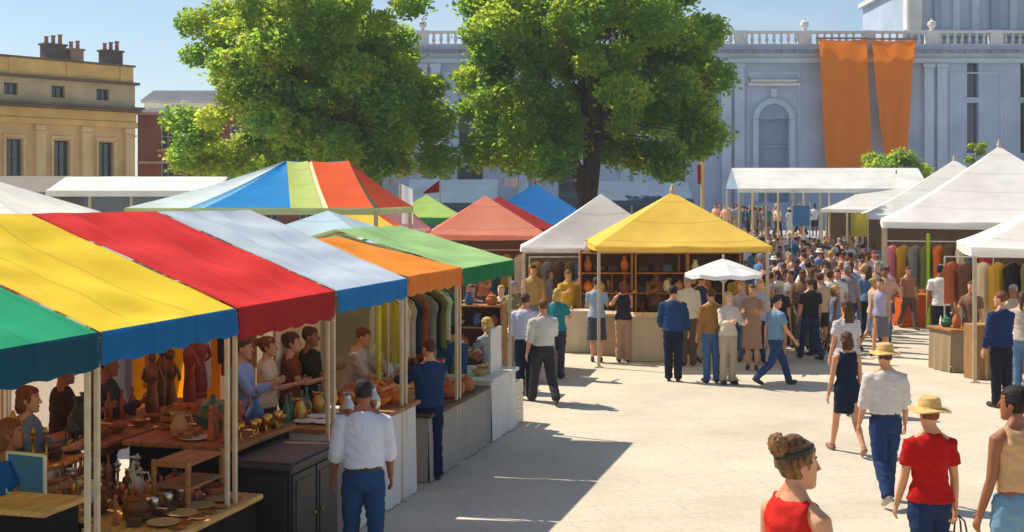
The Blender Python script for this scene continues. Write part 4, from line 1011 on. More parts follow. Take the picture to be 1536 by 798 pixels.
# ------------------------------------------------------------------ tables and goods
def table(label, s0, s1, n0, n1, h, mtop, mskirt, top_t=.045, over=.05, drop=True, cat='table', name='market_table', legs=True, group=None, sk_h=None):
    """a trestle along the row; skirted all round with a pleated cloth"""
    c = RL((s0 + s1) / 2, (n0 + n1) / 2); r = thing(name, label, cat, c, -TH, group); hx, hy = (n1 - n0) / 2, (s1 - s0) / 2
    tableparts(r, hx, hy, h, mtop, mskirt, top_t, over); return r
def tableparts(r, hx, hy, h, mtop, mskirt, top_t=.045, over=.05, pl=.014):
    q = MB(); npl = max(1, int(2 * hx / .17)) if mtop is not mskirt else 1
    for i in range(npl):
        wd = 2 * (hx + over) / npl; q.box((-hx - over + wd * (i + .5), 0, h - top_t / 2), (wd - .004, 2 * (hy + over), top_t), bev=.008)
    q.build('tabletop', mtop, r)
    if mskirt:
        q = MB(); cs = [(-hx, -hy), (hx, -hy), (hx, hy), (-hx, hy)]; sd = random.random() * 9
        for k in range(4):
            a, b_ = cs[k], cs[(k + 1) % 4]; L = math.hypot(b_[0] - a[0], b_[1] - a[1]); nn = max(14, int(L * 26)); v = []
            nx, ny = (b_[1] - a[1]) / L, -(b_[0] - a[0]) / L
            for j in range(5):
                t = j / 4
                for i in range(nn + 1):
                    s_ = i / nn; w_ = pl * t * (math.sin(s_ * L * 23 + sd) + .8 * math.sin(s_ * L * 9.1 + sd * 2)) * min(1, 8 * s_, 8 * (1 - s_)) + .02 * t
                    v.append((a[0] * (1 - s_) + b_[0] * s_ + nx * w_, a[1] * (1 - s_) + b_[1] * s_ + ny * w_, (h - top_t) * (1 - t) + .012 * t))
            q.add(v, [(j * (nn + 1) + i, j * (nn + 1) + i + 1, (j + 1) * (nn + 1) + i + 1, (j + 1) * (nn + 1) + i) for j in range(4) for i in range(nn)])
        q.build('skirt', mskirt, r, smooth=True, auto=60)
    else:
        for x in (-hx + .06, hx - .06):
            for y in (-hy + .06, hy - .06):
                q = MB(); q.box((x, y, (h - top_t) / 2), (.06, .06, h - top_t)); q.build('leg', mtop, r)
        q = MB()
        for x in (-hx + .06, hx - .06): q.box((x, 0, h - top_t - .05), (.03, 2 * hy - .2, .08))
        q.box((0, 0, .2), (2 * hx - .2, .06, .05)); q.build('rail', mtop, r)

def linen(r, g, b): return mat('linen', srgb(r, g, b), .9, .05, 2.5, .12, 90, .12, spec=.1)
CREAMCL, WHITECL, BEIGECL, GREYCL = linen(216, 202, 178), linen(226, 222, 214), linen(192, 178, 154), linen(172, 164, 152)
table('black skirted trestle with a plank top of brass trinkets, nearest the bottom left corner', 1.25, 2.35, -1.5, -.78, .86, M_WOODL, M_BLACKCL)
table('black skirted plank table at the aisle edge in front of the black cabinet', 1.0, 2.3, -.70, 0.0, .85, M_WOODL, M_BLACKCL)
table('tall black skirted counter with a wooden top under the red awning', 2.75, 3.85, -1.45, -.42, 1.15, M_WOODM, M_BLACKCL)
table('long white clothed counter behind the man in the white shirt', 4.35, 6.3, -.85, -.02, 1.03, M_WOODM, WHITECL)
table('low table with a brown top and a beige grey skirt under the orange awning', 6.75, 9.1, -.8, -.02, .80, M_WOODD, GREYCL)
table('white clothed table at the far end of the row under the green awning', 9.35, 10.6, -.75, -.02, .86, WHITECL, WHITECL)
table('cream clothed counter just past the green awning, behind the pair of shirted men', 15.0, 16.1, -1.35, -.62, .95, CREAMCL, CREAMCL)
table('wooden table of old crockery deep under the yellow awning', 2.6, 5.2, -2.35, -1.7, 1.12, M_WOODM, None)
table('wooden table of odds and ends deep under the green awning', .2, 2.2, -2.6, -1.9, 1.1, M_WOODD, None)
# black cabinet with a lid, doors and a wooden corner post
r = thing('cabinet', 'tall black cabinet with panelled doors beside the man in the white shirt', 'cabinet', RL(3.1, -.12), -TH)
MBK = paint(30, 29, 33, .45); q = MB(); q.box((0, 0, .5), (.58, .98, 1.0)); q.build('body', MBK, r)
q = MB(); q.box((0, 0, 1.02), (.66, 1.06, .04)); q.box((0, 0, 1.05), (.6, 1.0, .02)); q.build('lid', paint(62, 58, 60, .5), r)
for y in (-.245, .245):
    q = MB(); q.box((.3, y, .5), (.02, .46, .9)); q.box((.312, y, .5), (.012, .36, .78)); d = q.build('door', MBK, r); q = MB(); q.ell((.33, y - .17 * (1 if y > 0 else -1), .55), (.015, .015, .015)); q.build('knob', M_BRASS, d)
q = MB(); q.box((0, -.5, .5), (.5, .02, .86)); q.build('end_panel', paint(40, 38, 42, .5), r)
# lectern-like black stand at the left edge
r = thing('stand', 'narrow black stand with a wooden top at the bottom left edge', 'stand', RL(.3, -.72), -TH)
q = MB(); q.box((0, 0, .58), (.5, .42, 1.16)); q.build('body', M_BLACKCL, r); q = MB(); q.box((0, 0, 1.18), (.58, .5, .04)); q.build('top', M_WOODL, r)
# slotted shelf units
def shelf_unit(label, s, n, wdt, dep, hgt, nsh, m, rz=0, back=None, cat='shelf', z=0):
    r = thing('shelf_unit', label, cat, RL(s, n, z), -TH + rz)
    for y in (-wdt / 2, wdt / 2):
        q = MB()
        for x in (-dep / 2, dep / 2): q.box((x, y, hgt / 2), (.035, .035, hgt))
        q.box((0, y, hgt - .04), (dep, .03, .03)); q.build('upright', m, r)
    for i in range(nsh):
        q = MB(); q.box((0, 0, hgt * (i + 1) / nsh - .03), (dep + .04, wdt - .04, .025)); q.build('shelf', m, r)
    return r

# goods: (name, category, builder)
def g_goblet(m):
    q = MB(); q.lathe([(.045, 0), (.045, .008), (.012, .02), (.01, .08), (.018, .09), (.042, .12), (.046, .17), (.042, .18), (.038, .17), (.03, .12), (.004, .1)], n=14); return q, m
def g_candle(m):
    q = MB(); q.lathe([(.06, 0), (.06, .01), (.02, .03), (.012, .05), (.022, .08), (.01, .1), (.012, .2), (.025, .22), (.012, .23), (.03, .26), (.03, .27), (.012, .27), (.012, .3)], n=14); return q, m
def g_vase(m):
    q = MB(); q.lathe([(.05, 0), (.06, .01), (.085, .1), (.08, .16), (.04, .23), (.034, .27), (.05, .3), (.045, .3), (.03, .27), (.03, .2)], n=18); return q, m
def g_bottle(m):
    q = MB(); q.lathe([(.036, 0), (.038, .01), (.038, .15), (.03, .18), (.013, .21), (.012, .26), (.016, .265), (.016, .28), (.002, .28)], n=14); return q, m
def g_bowl(m):
    q = MB(); q.lathe([(.045, 0), (.05, .01), (.1, .05), (.125, .09), (.12, .09), (.095, .055), (.04, .02), (.002, .018)], n=20); return q, m
def g_jug(m):
    q = MB(); q.lathe([(.055, 0), (.075, .03), (.08, .1), (.05, .17), (.045, .2), (.055, .22), (.05, .22), (.038, .18), (.03, .1)], n=16); q.tube([(.05, 0, .19), (.1, 0, .19), (.115, 0, .13), (.078, 0, .07)], [.009] * 4, 6); q.tube([(-.05, 0, .2), (-.085, 0, .225)], [.02, .008], 6); return q, m
def g_pot(m):
    q = MB(); q.lathe([(.07, 0), (.1, .04), (.105, .1), (.075, .15), (.08, .16), (.03, .19), (.012, .2), (.02, .215), (.005, .23)], n=18); return q, m
def g_figure(m):
    q = MB(); q.box((0, 0, .02), (.1, .1, .04), bev=.01); q.lathe([(.05, .04), (.055, .1), (.042, .2), (.03, .26), (.05, .31), (.055, .37), (.03, .41), (.018, .425)], n=12, sx=1, sy=.75); q.ell((0, .004, .465), (.032, .036, .044), 10)
    for sx in (-1, 1): q.tube([(sx * .05, 0, .38), (sx * .075, .02, .3), (sx * .04, .055, .26)], [.016, .014, .01], 6)
    return q, m
def g_box(m):
    q = MB(); q.box((0, 0, .05), (.2, .14, .1), bev=.006); q.box((0, 0, .112), (.21, .15, .022), bev=.008); q.box((0, -.078, .09), (.03, .01, .03)); return q, m
def g_books(m):
    q = MB(); z = 0
    for i, (a, t) in enumerate(((.2, .03), (.18, .04), (.19, .025), (.15, .03))): q.box((.01 * math.sin(i * 3), .008 * math.cos(i * 5), z + t / 2), (.14, a, t - .003), rz=.15 * math.sin(i * 4)); z += t
    return q, m
def g_plate(m):
    q = MB(); q.lathe([(.06, 0), (.07, .004), (.125, .02), (.125, .026), (.07, .012), (.002, .01)], n=22); return q, m
def g_lantern(m):
    q = MB(); q.lathe([(.065, 0), (.065, .02), (.05, .03)], n=6)
    for k in range(6): a = PI * k / 3; q.bar((.05 * math.cos(a), .05 * math.sin(a), .03), (.05 * math.cos(a), .05 * math.sin(a), .2), .006, 5)
    q.lathe([(.065, .2), (.06, .22), (.02, .27), (.012, .3), (.004, .31)], n=6); q.lathe([(.02, .03), (.02, .12), (.002, .13)], n=8); return q, m
GB = dict(goblet=g_goblet, candlestick=g_candle, vase=g_vase, bottle=g_bottle, bowl=g_bowl, jug=g_jug, pot=g_pot, figurine=g_figure, casket=g_box, book_stack=g_books, plate=g_plate, lantern=g_lantern)
GCAT = dict(goblet='goblet', candlestick='candlestick', vase='vase', bottle='bottle', bowl='bowl', jug='jug', pot='pot', figurine='figurine', casket='box', book_stack='books', plate='plate', lantern='lantern')
def goods(kind, m, label, spots, z, group=None, sc=1.0):
    """identical pieces; spots are (s, n) on the row"""
    q, m = GB[kind](m); root = None
    for i, sp in enumerate(spots):
        p = RL(sp[0], sp[1], z if len(sp) < 3 else sp[2]); a = random.uniform(-.6, .6)
        if root is None:
            root = q.build(kind, m, None, smooth=True, auto=35); tag(root, label, GCAT[kind], group if len(spots) > 1 else None); o = root
        else: o = dup(root)
        o.location = p; o.rotation_euler = (0, 0, -TH + a); o.scale = (sc,) * 3
    return root
def grid(s0, s1, n0, n1, ns, nn, jit=.03, skip=.0):
    out = []
    for i in range(ns):
        for j in range(nn):
            if random.random() < skip: continue
            out.append((s0 + (s1 - s0) * (i + .5) / ns + random.uniform(-jit, jit), n0 + (n1 - n0) * (j + .5) / nn + random.uniform(-jit, jit)))
    return out
M_TERRA = stone(176, 104, 66, .2, 4); M_WHITEC = paint(222, 216, 204, .3); M_BLUEC = paint(60, 92, 140, .3); M_GREENC = paint(50, 110, 84, .3); M_DARKI = paint(52, 44, 40, .5); M_TAN = paint(190, 152, 104, .6); M_REDW = paint(150, 52, 36, .5); M_ORP = paint(220, 120, 40, .5); M_AMBER = mat('amber_glass', srgb(150, 84, 30), .12, .1, 5, 0, spec=.6)
NT = 'on the black skirted trestle at the bottom left'
goods('goblet', M_BRASS, 'brass goblet ' + NT, grid(1.28, 1.78, -1.5, -1.15, 3, 2), .862, 'brass goblets on the near black trestle')
goods('candlestick', M_SILVER, 'silver candlestick ' + NT, grid(1.28, 2.25, -1.12, -.95, 4, 1), .862, 'silver candlesticks on the near black trestle')
goods('bottle', M_AMBER, 'amber glass bottle ' + NT, grid(1.75, 2.25, -1.5, -1.2, 3, 2), .862, 'amber bottles on the near black trestle')
goods('figurine', M_BRONZE, 'small bronze figurine ' + NT, grid(1.28, 2.25, -.95, -.8, 5, 1), .862, 'small bronze figurines on the near black trestle', .5)
goods('vase', M_SILVER, 'silver vase ' + NT, [(2.18, -1.05), (1.62, -1.28)], .862, 'silver vases on the near black trestle', .9)
goods('jug', M_WHITEC, 'white jug ' + NT, [(1.45, -1.0), (1.95, -.9)], .862, 'white jugs on the near black trestle')
goods('bowl', M_BRONZE, 'bronze bowl ' + NT, [(1.34, -.86), (1.7, -.86)], .862, 'bronze bowls on the near black trestle')
EB = 'on the plank table at the aisle edge'
goods('bowl', M_TERRA, 'terracotta bowl ' + EB, [(1.9, -.5), (2.15, -.3)], .852, 'terracotta bowls on the aisle edge table')
goods('plate', M_TAN, 'tan dish lying ' + EB, grid(1.1, 2.2, -.3, -.1, 4, 1), .852, 'tan dishes on the aisle edge table')
goods('figurine', M_TERRA, 'small terracotta figurine ' + EB, grid(1.05, 1.85, -.66, -.5, 5, 1), .852, 'small terracotta figurines on the aisle edge table', .45)
goods('goblet', M_SILVER, 'silver goblet ' + EB, grid(1.3, 2.25, -.45, -.34, 5, 1), .852, 'silver goblets on the aisle edge table', .8)
goods('casket', M_WOODM, 'small wooden lidded box ' + EB, [(1.5, -.55), (1.75, -.58)], .852, 'lidded wooden boxes on the aisle edge table')
goods('pot', M_BRONZE, 'lidded bronze pot ' + EB, [(2.05, -.6), (1.3, -.5)], .852, 'bronze pots on the aisle edge table')
shelf_unit('open wooden display rack standing behind the near black trestle', 1.75, -1.72, 1.25, .36, 1.12, 2, M_WOODL)
shelf_unit('slim open wooden rack on the near plank table', 1.95, -.42, .55, .3, .38, 2, M_WOODM, z=.852)
DR = 'on the wooden rack behind the near trestle'
goods('casket', M_DARKI, 'dark lidded box ' + DR, [(1.3, -1.72), (1.62, -1.72)], 1.105, 'dark boxes on the wooden rack')
goods('book_stack', M_WOODD, 'stack of brown books ' + DR, [(2.0, -1.72)], 1.105)
goods('lantern', M_DARKI, 'dark metal lantern ' + DR, [(2.28, -1.72)], 1.105)
goods('casket', M_WOODD, 'tiny dark wooden box ' + EB, grid(1.05, 1.75, -.45, -.32, 5, 1), .852, 'tiny dark boxes on the aisle edge table', .5)
goods('candlestick', M_BRONZE, 'short bronze candlestick ' + EB, grid(1.9, 2.28, -.66, -.56, 3, 1), .852, 'bronze candlesticks on the aisle edge table', .6)
goods('plate', M_BRASS, 'small brass plate ' + EB, grid(1.05, 2.2, -.12, -.05, 7, 1), .852, 'small brass plates on the aisle edge table', .5)
goods('bowl', M_WOODD, 'small dark wooden bowl ' + NT, grid(1.3, 2.25, -1.3, -1.15, 5, 1), .862, 'small wooden bowls on the near black trestle', .5)
goods('vase', M_TERRA, 'small terracotta vase ' + NT, grid(1.85, 2.3, -1.48, -1.36, 4, 1), .862, 'small terracotta vases on the near black trestle', .6)
RS = 'on the lower shelf of the wooden rack behind the near trestle'
goods('plate', M_TAN, 'tan dish ' + RS, [(1.3, -1.72), (1.6, -1.7)], .545, 'tan dishes on the lower rack shelf')
goods('pot', M_TERRA, 'terracotta pot ' + RS, [(1.95, -1.72), (2.2, -1.7)], .545, 'terracotta pots on the lower rack shelf', .9)
goods('candlestick', M_BRASS, 'brass candlestick on top of the wooden rack behind the near trestle', [(1.45, -1.72), (1.78, -1.75), (1.86, -1.68)], 1.105, 'brass candlesticks on the wooden rack')
for i, (s_, c_, l_) in enumerate(((1.5, (120, 96, 70), 'brown landscape print'), (2.05, (84, 104, 120), 'blue grey landscape print'))):
    r = thing('picture', f'small framed {l_} leaning on the near black trestle', 'picture', RL(s_, -1.38, .864), -TH + .2 * i); q = MB(); q.box((0, 0, .15), (.012, .26, .26)); q.build('print', mat('print', srgb(*c_), .6, .5, 9, 0, col2=srgb(190, 176, 150)), r); q = MB()
    for k in (-1, 1): q.box((.004, k * .14, .15), (.03, .03, .31)); q.box((.006, 0, .15 + k * .14), (.028, .25, .03))
    q.build('frame', M_WOODM, r)
TB = 'on the tall counter under the red awning'
goods('goblet', M_BRASS, 'brass goblet ' + TB, grid(2.85, 3.8, -.5, -.45, 8, 1), 1.152, 'brass goblets on the tall counter', .8)
goods('casket', M_WOODM, 'small wooden box ' + TB, grid(2.8, 3.3, -1.05, -.9, 4, 1), 1.152, 'small wooden boxes on the tall counter', .6)
goods('bottle', M_AMBER, 'amber bottle ' + TB, grid(3.5, 3.85, -1.0, -.75, 2, 2), 1.152, 'amber bottles on the tall counter')
goods('plate', M_WHITEC, 'white plate ' + TB, [(2.9, -.9), (3.1, -.95)], 1.152, 'white plates on the tall counter')
goods('pot', M_GREENC, 'green glazed lidded pot ' + TB, [(3.35, -.95)], 1.152, sc=1.5)
goods('figurine', M_TERRA, 'terracotta figurine ' + TB, grid(2.8, 3.3, -.8, -.5, 3, 2), 1.152, 'terracotta figurines on the tall counter', .62)
goods('vase', M_BLUEC, 'blue vase ' + TB, [(3.6, -.65)], 1.152)
goods('bowl', M_BRASS, 'brass bowl ' + TB, grid(3.4, 3.85, -.6, -.45, 2, 1), 1.152, 'brass bowls on the tall counter')
goods('jug', M_TAN, 'tan jug ' + TB, [(3.0, -1.1), (3.65, -1.15)], 1.152, 'tan jugs on the tall counter')
WC = 'on the long white counter'
goods('bottle', M_GREENC, 'green bottle ' + WC, grid(4.4, 5.4, -.82, -.72, 5, 1), 1.032, 'green bottles on the long white counter')
goods('candlestick', M_BRASS, 'brass candlestick ' + WC, grid(5.0, 6.2, -.36, -.3, 4, 1), 1.032, 'brass candlesticks on the long white counter', .8)
goods('goblet', M_AMBER, 'amber goblet ' + WC, grid(4.5, 5.3, -.14, -.08, 4, 1), 1.032, 'amber goblets on the long white counter', .9)
goods('plate', M_WHITEC, 'white plate ' + WC, grid(4.45, 5.6, -.7, -.3, 4, 2), 1.032, 'white plates on the long white counter')
goods('jug', M_BRASS, 'brass jug ' + WC, grid(4.5, 5.9, -.78, -.65, 3, 1), 1.032, 'brass jugs on the long white counter')
goods('bowl', M_ORP, 'orange bowl ' + WC, [(5.75, -.25), (6.05, -.2)], 1.032, 'orange bowls on the long white counter', 1.2)
goods('pot', M_TERRA, 'terracotta pot ' + WC, [(6.0, -.55), (6.2, -.7), (5.7, -.6)], 1.032, 'terracotta pots on the long white counter')
goods('vase', M_SILVER, 'silver vase ' + WC, [(4.75, -.2), (5.3, -.14)], 1.032, 'silver vases on the long white counter')
LB_ = 'on the low brown topped table'
goods('bottle', M_AMBER, 'amber bottle ' + LB_, grid(6.8, 8.9, -.74, -.7, 7, 1), .802, 'amber bottles on the low brown table')
goods('pot', M_TERRA, 'terracotta pot ' + LB_, grid(7.8, 8.8, -.2, -.12, 3, 1), .802, 'terracotta pots on the low brown table')
goods('casket', M_TAN, 'tan cardboard box ' + LB_, [(7.2, -.5), (7.6, -.62), (8.6, -.5)], .802, 'tan boxes on the low brown table', 1.6)
goods('book_stack', M_BLUEC, 'stack of blue books ' + LB_, [(8.1, -.3), (8.35, -.55)], .802, 'blue book stacks on the low brown table', 1.3)
goods('bowl', M_WHITEC, 'white bowl ' + LB_, [(7.0, -.2), (7.45, -.2), (8.8, -.2)], .802, 'white bowls on the low brown table')
goods('vase', M_TERRA, 'terracotta vase ' + LB_, [(8.9, -.6)], .802, sc=1.2)
FE = 'on the white table under the green awning'
goods('bottle', M_GREENC, 'green bottle ' + FE, [(9.5, -.6), (9.65, -.62), (9.8, -.6)], .862, 'green bottles on the far white table')
goods('bowl', M_TAN, 'tan bowl ' + FE, [(9.6, -.25), (10.0, -.3), (10.4, -.3)], .862, 'tan bowls on the far white table')
DY = 'on the wooden table deep under the yellow awning'
goods('figurine', M_REDW, 'red painted figurine ' + DY, [to_row(on_n(284, -1.95)), to_row(on_n(300, -2.15))], 1.122, 'red figurines deep under the yellow awning', 1.5)
goods('figurine', M_BRONZE, 'bronze figurine ' + DY, [to_row(on_n(228, -1.95)), to_row(on_n(243, -2.1)), to_row(on_n(256, -1.9))], 1.122, 'bronze figurines deep under the yellow awning', 1.3)
goods('vase', M_DARKI, 'dark vase ' + DY, [(2.75, -1.95), (3.0, -2.05)], 1.122, 'dark vases deep under the yellow awning', 1.3)
goods('bowl', M_WOODM, 'wooden bowl ' + DY, grid(2.7, 4.6, -1.85, -1.76, 6, 1), 1.122, 'wooden bowls deep under the yellow awning', .8)
goods('bottle', M_AMBER, 'amber bottle ' + DY, grid(3.2, 4.2, -2.3, -2.2, 5, 1), 1.122, 'amber bottles deep under the yellow awning')
DG_ = 'on the wooden table deep under the green awning'
goods('casket', M_BLUEC, 'blue grey box ' + DG_, [(.6, -2.3), (1.0, -2.2)], 1.102, 'blue grey boxes deep under the green awning', 1.5)
goods('lantern', M_BRASS, 'brass lantern ' + DG_, [(1.4, -2.2), (1.75, -2.25), (2.0, -2.1)], 1.102, 'brass lanterns deep under the green awning', 1.3)

# crates, baskets, sign boards
def crate(label, p, rz, m, sz=(.5, .36, .3), fill=None, fillm=None):
    r = thing('crate', label, 'crate', p, rz); X, Y, Z = sz; q = MB()
    for sx in (-1, 1):
        for sy in (-1, 1): q.box((sx * (X / 2 - .02), sy * (Y / 2 - .02), Z / 2), (.035, .035, Z))
    for i in range(3):
        z = Z * (i + .5) / 3
        for s_ in (-1, 1): q.box((0, s_ * (Y / 2 + .004), z), (X, .012, Z / 3 - .02)); q.box((s_ * (X / 2 + .004), 0, z), (.012, Y, Z / 3 - .02))
    q.box((0, 0, .012), (X - .03, Y - .03, .014)); q.build('slats', m, r)
    if fill:
        q = MB(); rd = random.Random(int(p[0] * 100))
        for i in range(28): q.ell((rd.uniform(-X / 2 + .06, X / 2 - .06), rd.uniform(-Y / 2 + .06, Y / 2 - .06), Z - .05 + rd.uniform(-.03, .05)), (fill, fill, fill * .9), 8)
        q.build('contents', fillm, r, smooth=True)
    return r
crate('slatted wooden crate of brown wares on the tall counter under the red awning', RL(3.45, -1.27, 1.152), -TH + .1, M_WOODM, (.4, .3, .2), fill=.04, fillm=M_TERRA)
crate('orange crate of fruit at the far end of the long white counter', RL(6.05, -.42, 1.032), -TH, paint(214, 116, 40), (.34, .4, .2), .04, M_ORP)
crate('pale wooden crate on the ground beside the white table under the green awning', RL(10.85, -.25, .003), -TH, paint(206, 196, 178), (.42, .5, .62))
def board(name, label, cat, s, n, z, wd, ht, m, mf, rz=0):
    r = thing(name, label, cat, RL(s, n, z), -TH + rz); q = MB(); q.box((0, 0, ht / 2), (.02, wd, ht)); q.build('panel', m, r); q = MB()
    for sy in (-1, 1): q.box((0, sy * (wd / 2 - .015), ht / 2), (.04, .03, ht + .004))
    q.box((0, 0, ht - .012), (.043, wd - .06, .03)); q.box((0, 0, .012), (.043, wd - .06, .03)); q.build('frame', mf, r); return r
board('display_board', 'blank white display board standing on the far white table', 'board', 10.0, -.15, .862, .55, .62, WHITECL, paint(216, 210, 196))
board('display_board', 'cream blank board behind the tall counter under the red awning', 'board', *to_row(on_n(447, -1.75)), .9, 1.3, 1.15, cloth(228, 206, 172), M_ALU)
def hung(name, label, cat, s0, s1, n, z0, z1, m, rz=0):
    c = RL((s0 + s1) / 2, n, 0); r = thing(name, label, cat, c, -TH + rz); h = (s1 - s0) / 2; q = MB(); q.sheet((0, -h, z0), (0, h, z0), (0, h, z1), (0, -h, z1), 24, 10, 0, .1, 3, s0); q.build('cloth', m, r, smooth=True)
    q = MB(); q.bar((0, -h - .05, z1), (0, h + .05, z1), .015); q.build('rail', M_ALU, r); return r
a0 = to_row(on_n(196, -2.6))[0]; a1 = to_row(on_n(330, -2.6))[0]
hung('backdrop', 'bright orange cloth backdrop behind the figurines under the yellow awning', 'curtain', a0, a1, -2.6, .3, 2.28, cloth(255, 164, 8, .5))
hung('backdrop', 'tan patterned cloth hanging deep under the green awning', 'curtain', -.2, 2.2, -2.75, .3, 2.2, cloth(176, 140, 92, .45))

# hanging garments
def garment_mesh(long=.75, wd=.46, sl=True):
    q = MB(); nx, nz = 14, 12; front = []; back = []
    for j in range(nz + 1):
        t = j / nz
        for i in range(nx + 1):
            s_ = i / nx * 2 - 1
            hw = wd / 2 * (1 + (.25 * (1 - t / .3) if t < .3 and sl else 0)) * (1 if t > .02 else .8); z = -long * t - .1 * abs(s_) ** 1.2 * (1 - t)
            th = (.05 + .012 * math.sin(s_ * 9 + t * 3)) * max(.12, 1 - abs(s_) ** 3); front.append((s_ * hw, -th + .01 * math.sin(s_ * 14), z)); back.append((s_ * hw, th + .01 * math.sin(s_ * 14), z))
    n = (nx + 1) * (nz + 1); f = []
    for j in range(nz):
        for i in range(nx): a = j * (nx + 1) + i; f += [(a, a + 1, a + nx + 2, a + nx + 1), (n + a, n + a + nx + 1, n + a + nx + 2, n + a + 1)]
    for i in range(nx): f.append((i, n + i, n + i + 1, i + 1)); k = nz * (nx + 1) + i; f.append((k, k + 1, n + k + 1, n + k))
    for j in range(nz):
        for c in (0, nx): a = j * (nx + 1) + c; f.append((a, a + nx + 1, n + a + nx + 1, n + a))
    q.add(front + back, f); return q
CN = {'lime': (190, 200, 70), 'white': (224, 220, 214), 'navy': (44, 54, 84), 'grey': (136, 134, 132), 'rust': (168, 92, 56), 'black': (38, 36, 38), 'teal': (40, 110, 118), 'beige': (190, 170, 142), 'red': (168, 46, 46), 'olive': (120, 116, 64), 'blue': (80, 118, 170), 'mustard': (196, 150, 48), 'brown': (104, 74, 56), 'pink': (206, 120, 140), 'lilac': (176, 178, 204), 'orange': (224, 112, 40), 'green': (72, 120, 72), 'cream': (222, 206, 176)}
def garments(where, cols, pts, rz, z, long=.75, group=None, scale=1):
    for c, p in zip(cols, pts):
        r = thing('garment', f'{c} garment on a hanger {where}', 'garment', (p[0], p[1], z), rz + random.uniform(-.15, .15), group or f'garments hanging {where}')
        garment_mesh(long * random.uniform(.85, 1.15)).build('cloth', cloth(*CN[c]), r, smooth=True, auto=50)
        q = MB(); q.tube([(-.2, 0, -.07), (0, 0, .01), (.2, 0, -.07)], [.008] * 3, 6); q.tube([(0, 0, .01), (0, 0, .06), (.025, 0, .085), (.0, 0, .1)], [.004] * 4, 5); q.build('hanger', M_WOODM, r)
def rack(label, p, rz, wd, h):
    r = thing('clothes_rack', label, 'clothes rack', (p[0], p[1], 0), rz); q = MB()
    for sx in (-1, 1):
        q = MB(); q.bar((sx * wd / 2, 0, .03), (sx * wd / 2, 0, h), .016); q.bar((sx * wd / 2, -.25, .03), (sx * wd / 2, .25, .03), .018); q.build('upright', M_STEEL, r)
    q = MB(); q.bar((-wd / 2, 0, h), (wd / 2, 0, h), .014); q.build('rail', M_STEEL, r); return r
# a rail under the green awning, seen from the square
p0, p1 = RL(7.9, -.95), RL(10.3, -.95); rz = math.atan2(p1.y - p0.y, p1.x - p0.x)
rack('long clothes rail under the light green awning', (p0 + p1) / 2, rz, 2.4, 2.1)
cs = ['lime', 'white', 'beige', 'navy', 'rust', 'grey', 'black', 'olive', 'cream', 'teal']
garments('on the rail under the light green awning', cs, [p0.lerp(p1, (i + .5) / len(cs)) for i in range(len(cs))], rz + PI / 2 - .5, 2.0, .8)
p0, p1 = RL(4.0, -2.7), RL(7.7, -2.7)
rack('clothes rail at the back of the pale blue awning', (p0 + p1) / 2, rz, 3.7, 2.2)
cs = ['brown', 'lilac', 'mustard', 'black', 'rust', 'white', 'navy', 'red', 'beige']
garments('on the rail behind the pale blue awning', cs, [p0.lerp(p1, (i + .5) / len(cs)) for i in range(len(cs))], rz + PI / 2 - .6, 2.1, .9)

# square-stall furniture under the yellow and white tents (world axes)
def wtable(label, x, y, hx, hy, h, mtop, msk, rz=0, group=None):
    r = thing('market_table', label, 'table', (x, y, 0), rz, group); tableparts(r, hx, hy, h, mtop, msk, pl=.018); return r
x, y = px(857, .01425); wtable('cream clothed counter at the left front of the yellow tent', x, y + .4, .44, .4, .90, CREAMCL, CREAMCL, -.12)
x, y = px(968, .01345); wtable('pale cream clothed counter at the middle front of the yellow tent', x, y + .4, .42, .4, .92, CREAMCL, linen(226, 206, 172), -.1)
x, y = px(913, .01395); wtable('brownish clothed counter between the two cream counters of the yellow tent', x, y + .4, .33, .36, .88, BEIGECL, linen(164, 144, 122), -.1)
x, y = px(815, .0128); wtable('low beige table behind the pair of shirted men', x, y, .3, .5, .9, BEIGECL, BEIGECL, -.2)
x, y = px(742, .0112); wtable('brown topped table beside the white display board', x - .3, y + 1.4, .5, .4, .8, M_WOODD, BEIGECL, -.2)
def wshelf(label, x, y, wd, h, n, m, rz=0):
    r = thing('shelf_unit', label, 'shelf', (x, y, 0), rz)
    for sx in (-1, 1):
        q = MB(); q.box((sx * wd / 2, 0, h / 2), (.04, .4, h)); q.build('upright', m, r)
    for i in range(n): q = MB(); q.box((0, 0, .35 + (h - .4) * i / (n - 1)), (wd - .045, .38, .03)); q.build('shelf', m, r)
    q = MB(); q.box((0, .2, h / 2), (wd - .045, .015, h)); q.build('back_panel', M_WOODD, r)
    return r
def wgoods(kind, m, label, pts, group, sc=1.0):
    q, m = GB[kind](m); root = None
    for p in pts:
        if root is None: root = q.build(kind, m, None, smooth=True, auto=35); tag(root, label, GCAT[kind], group); o = root
        else: o = dup(root)
        o.location = p; o.rotation_euler = (0, 0, random.uniform(-3, 3)); o.scale = (sc,) * 3
ys = 28.45
for k, (xa, lab) in enumerate(((2.05, 'left'), (3.25, 'middle'), (4.4, 'right'))):
    wshelf(f'tall brown shelf unit of wares at the {lab} of the yellow tent', xa, ys, 1.12, 2.15, 5, M_WOODM)
zz = [.365 + 1.75 * i / 4 for i in range(5)]
kinds = [('vase', M_TERRA, 'terracotta vase'), ('figurine', M_BRONZE, 'bronze figurine'), ('pot', M_TAN, 'tan lidded pot'), ('jug', M_WHITEC, 'white jug'), ('casket', M_DARKI, 'dark box'), ('book_stack', M_BLUEC, 'stack of blue books'), ('bowl', M_BRASS, 'brass bowl'), ('pot', M_ORP, 'orange lidded pot')]
sp = {i: [] for i in range(8)}; rd = random.Random(4)
for xa in (2.05, 3.25, 4.4):
    for z in zz[1:]:
        for i in range(4): sp[rd.randrange(8)].append((xa - .4 + .27 * i, ys - .03, z + .016))
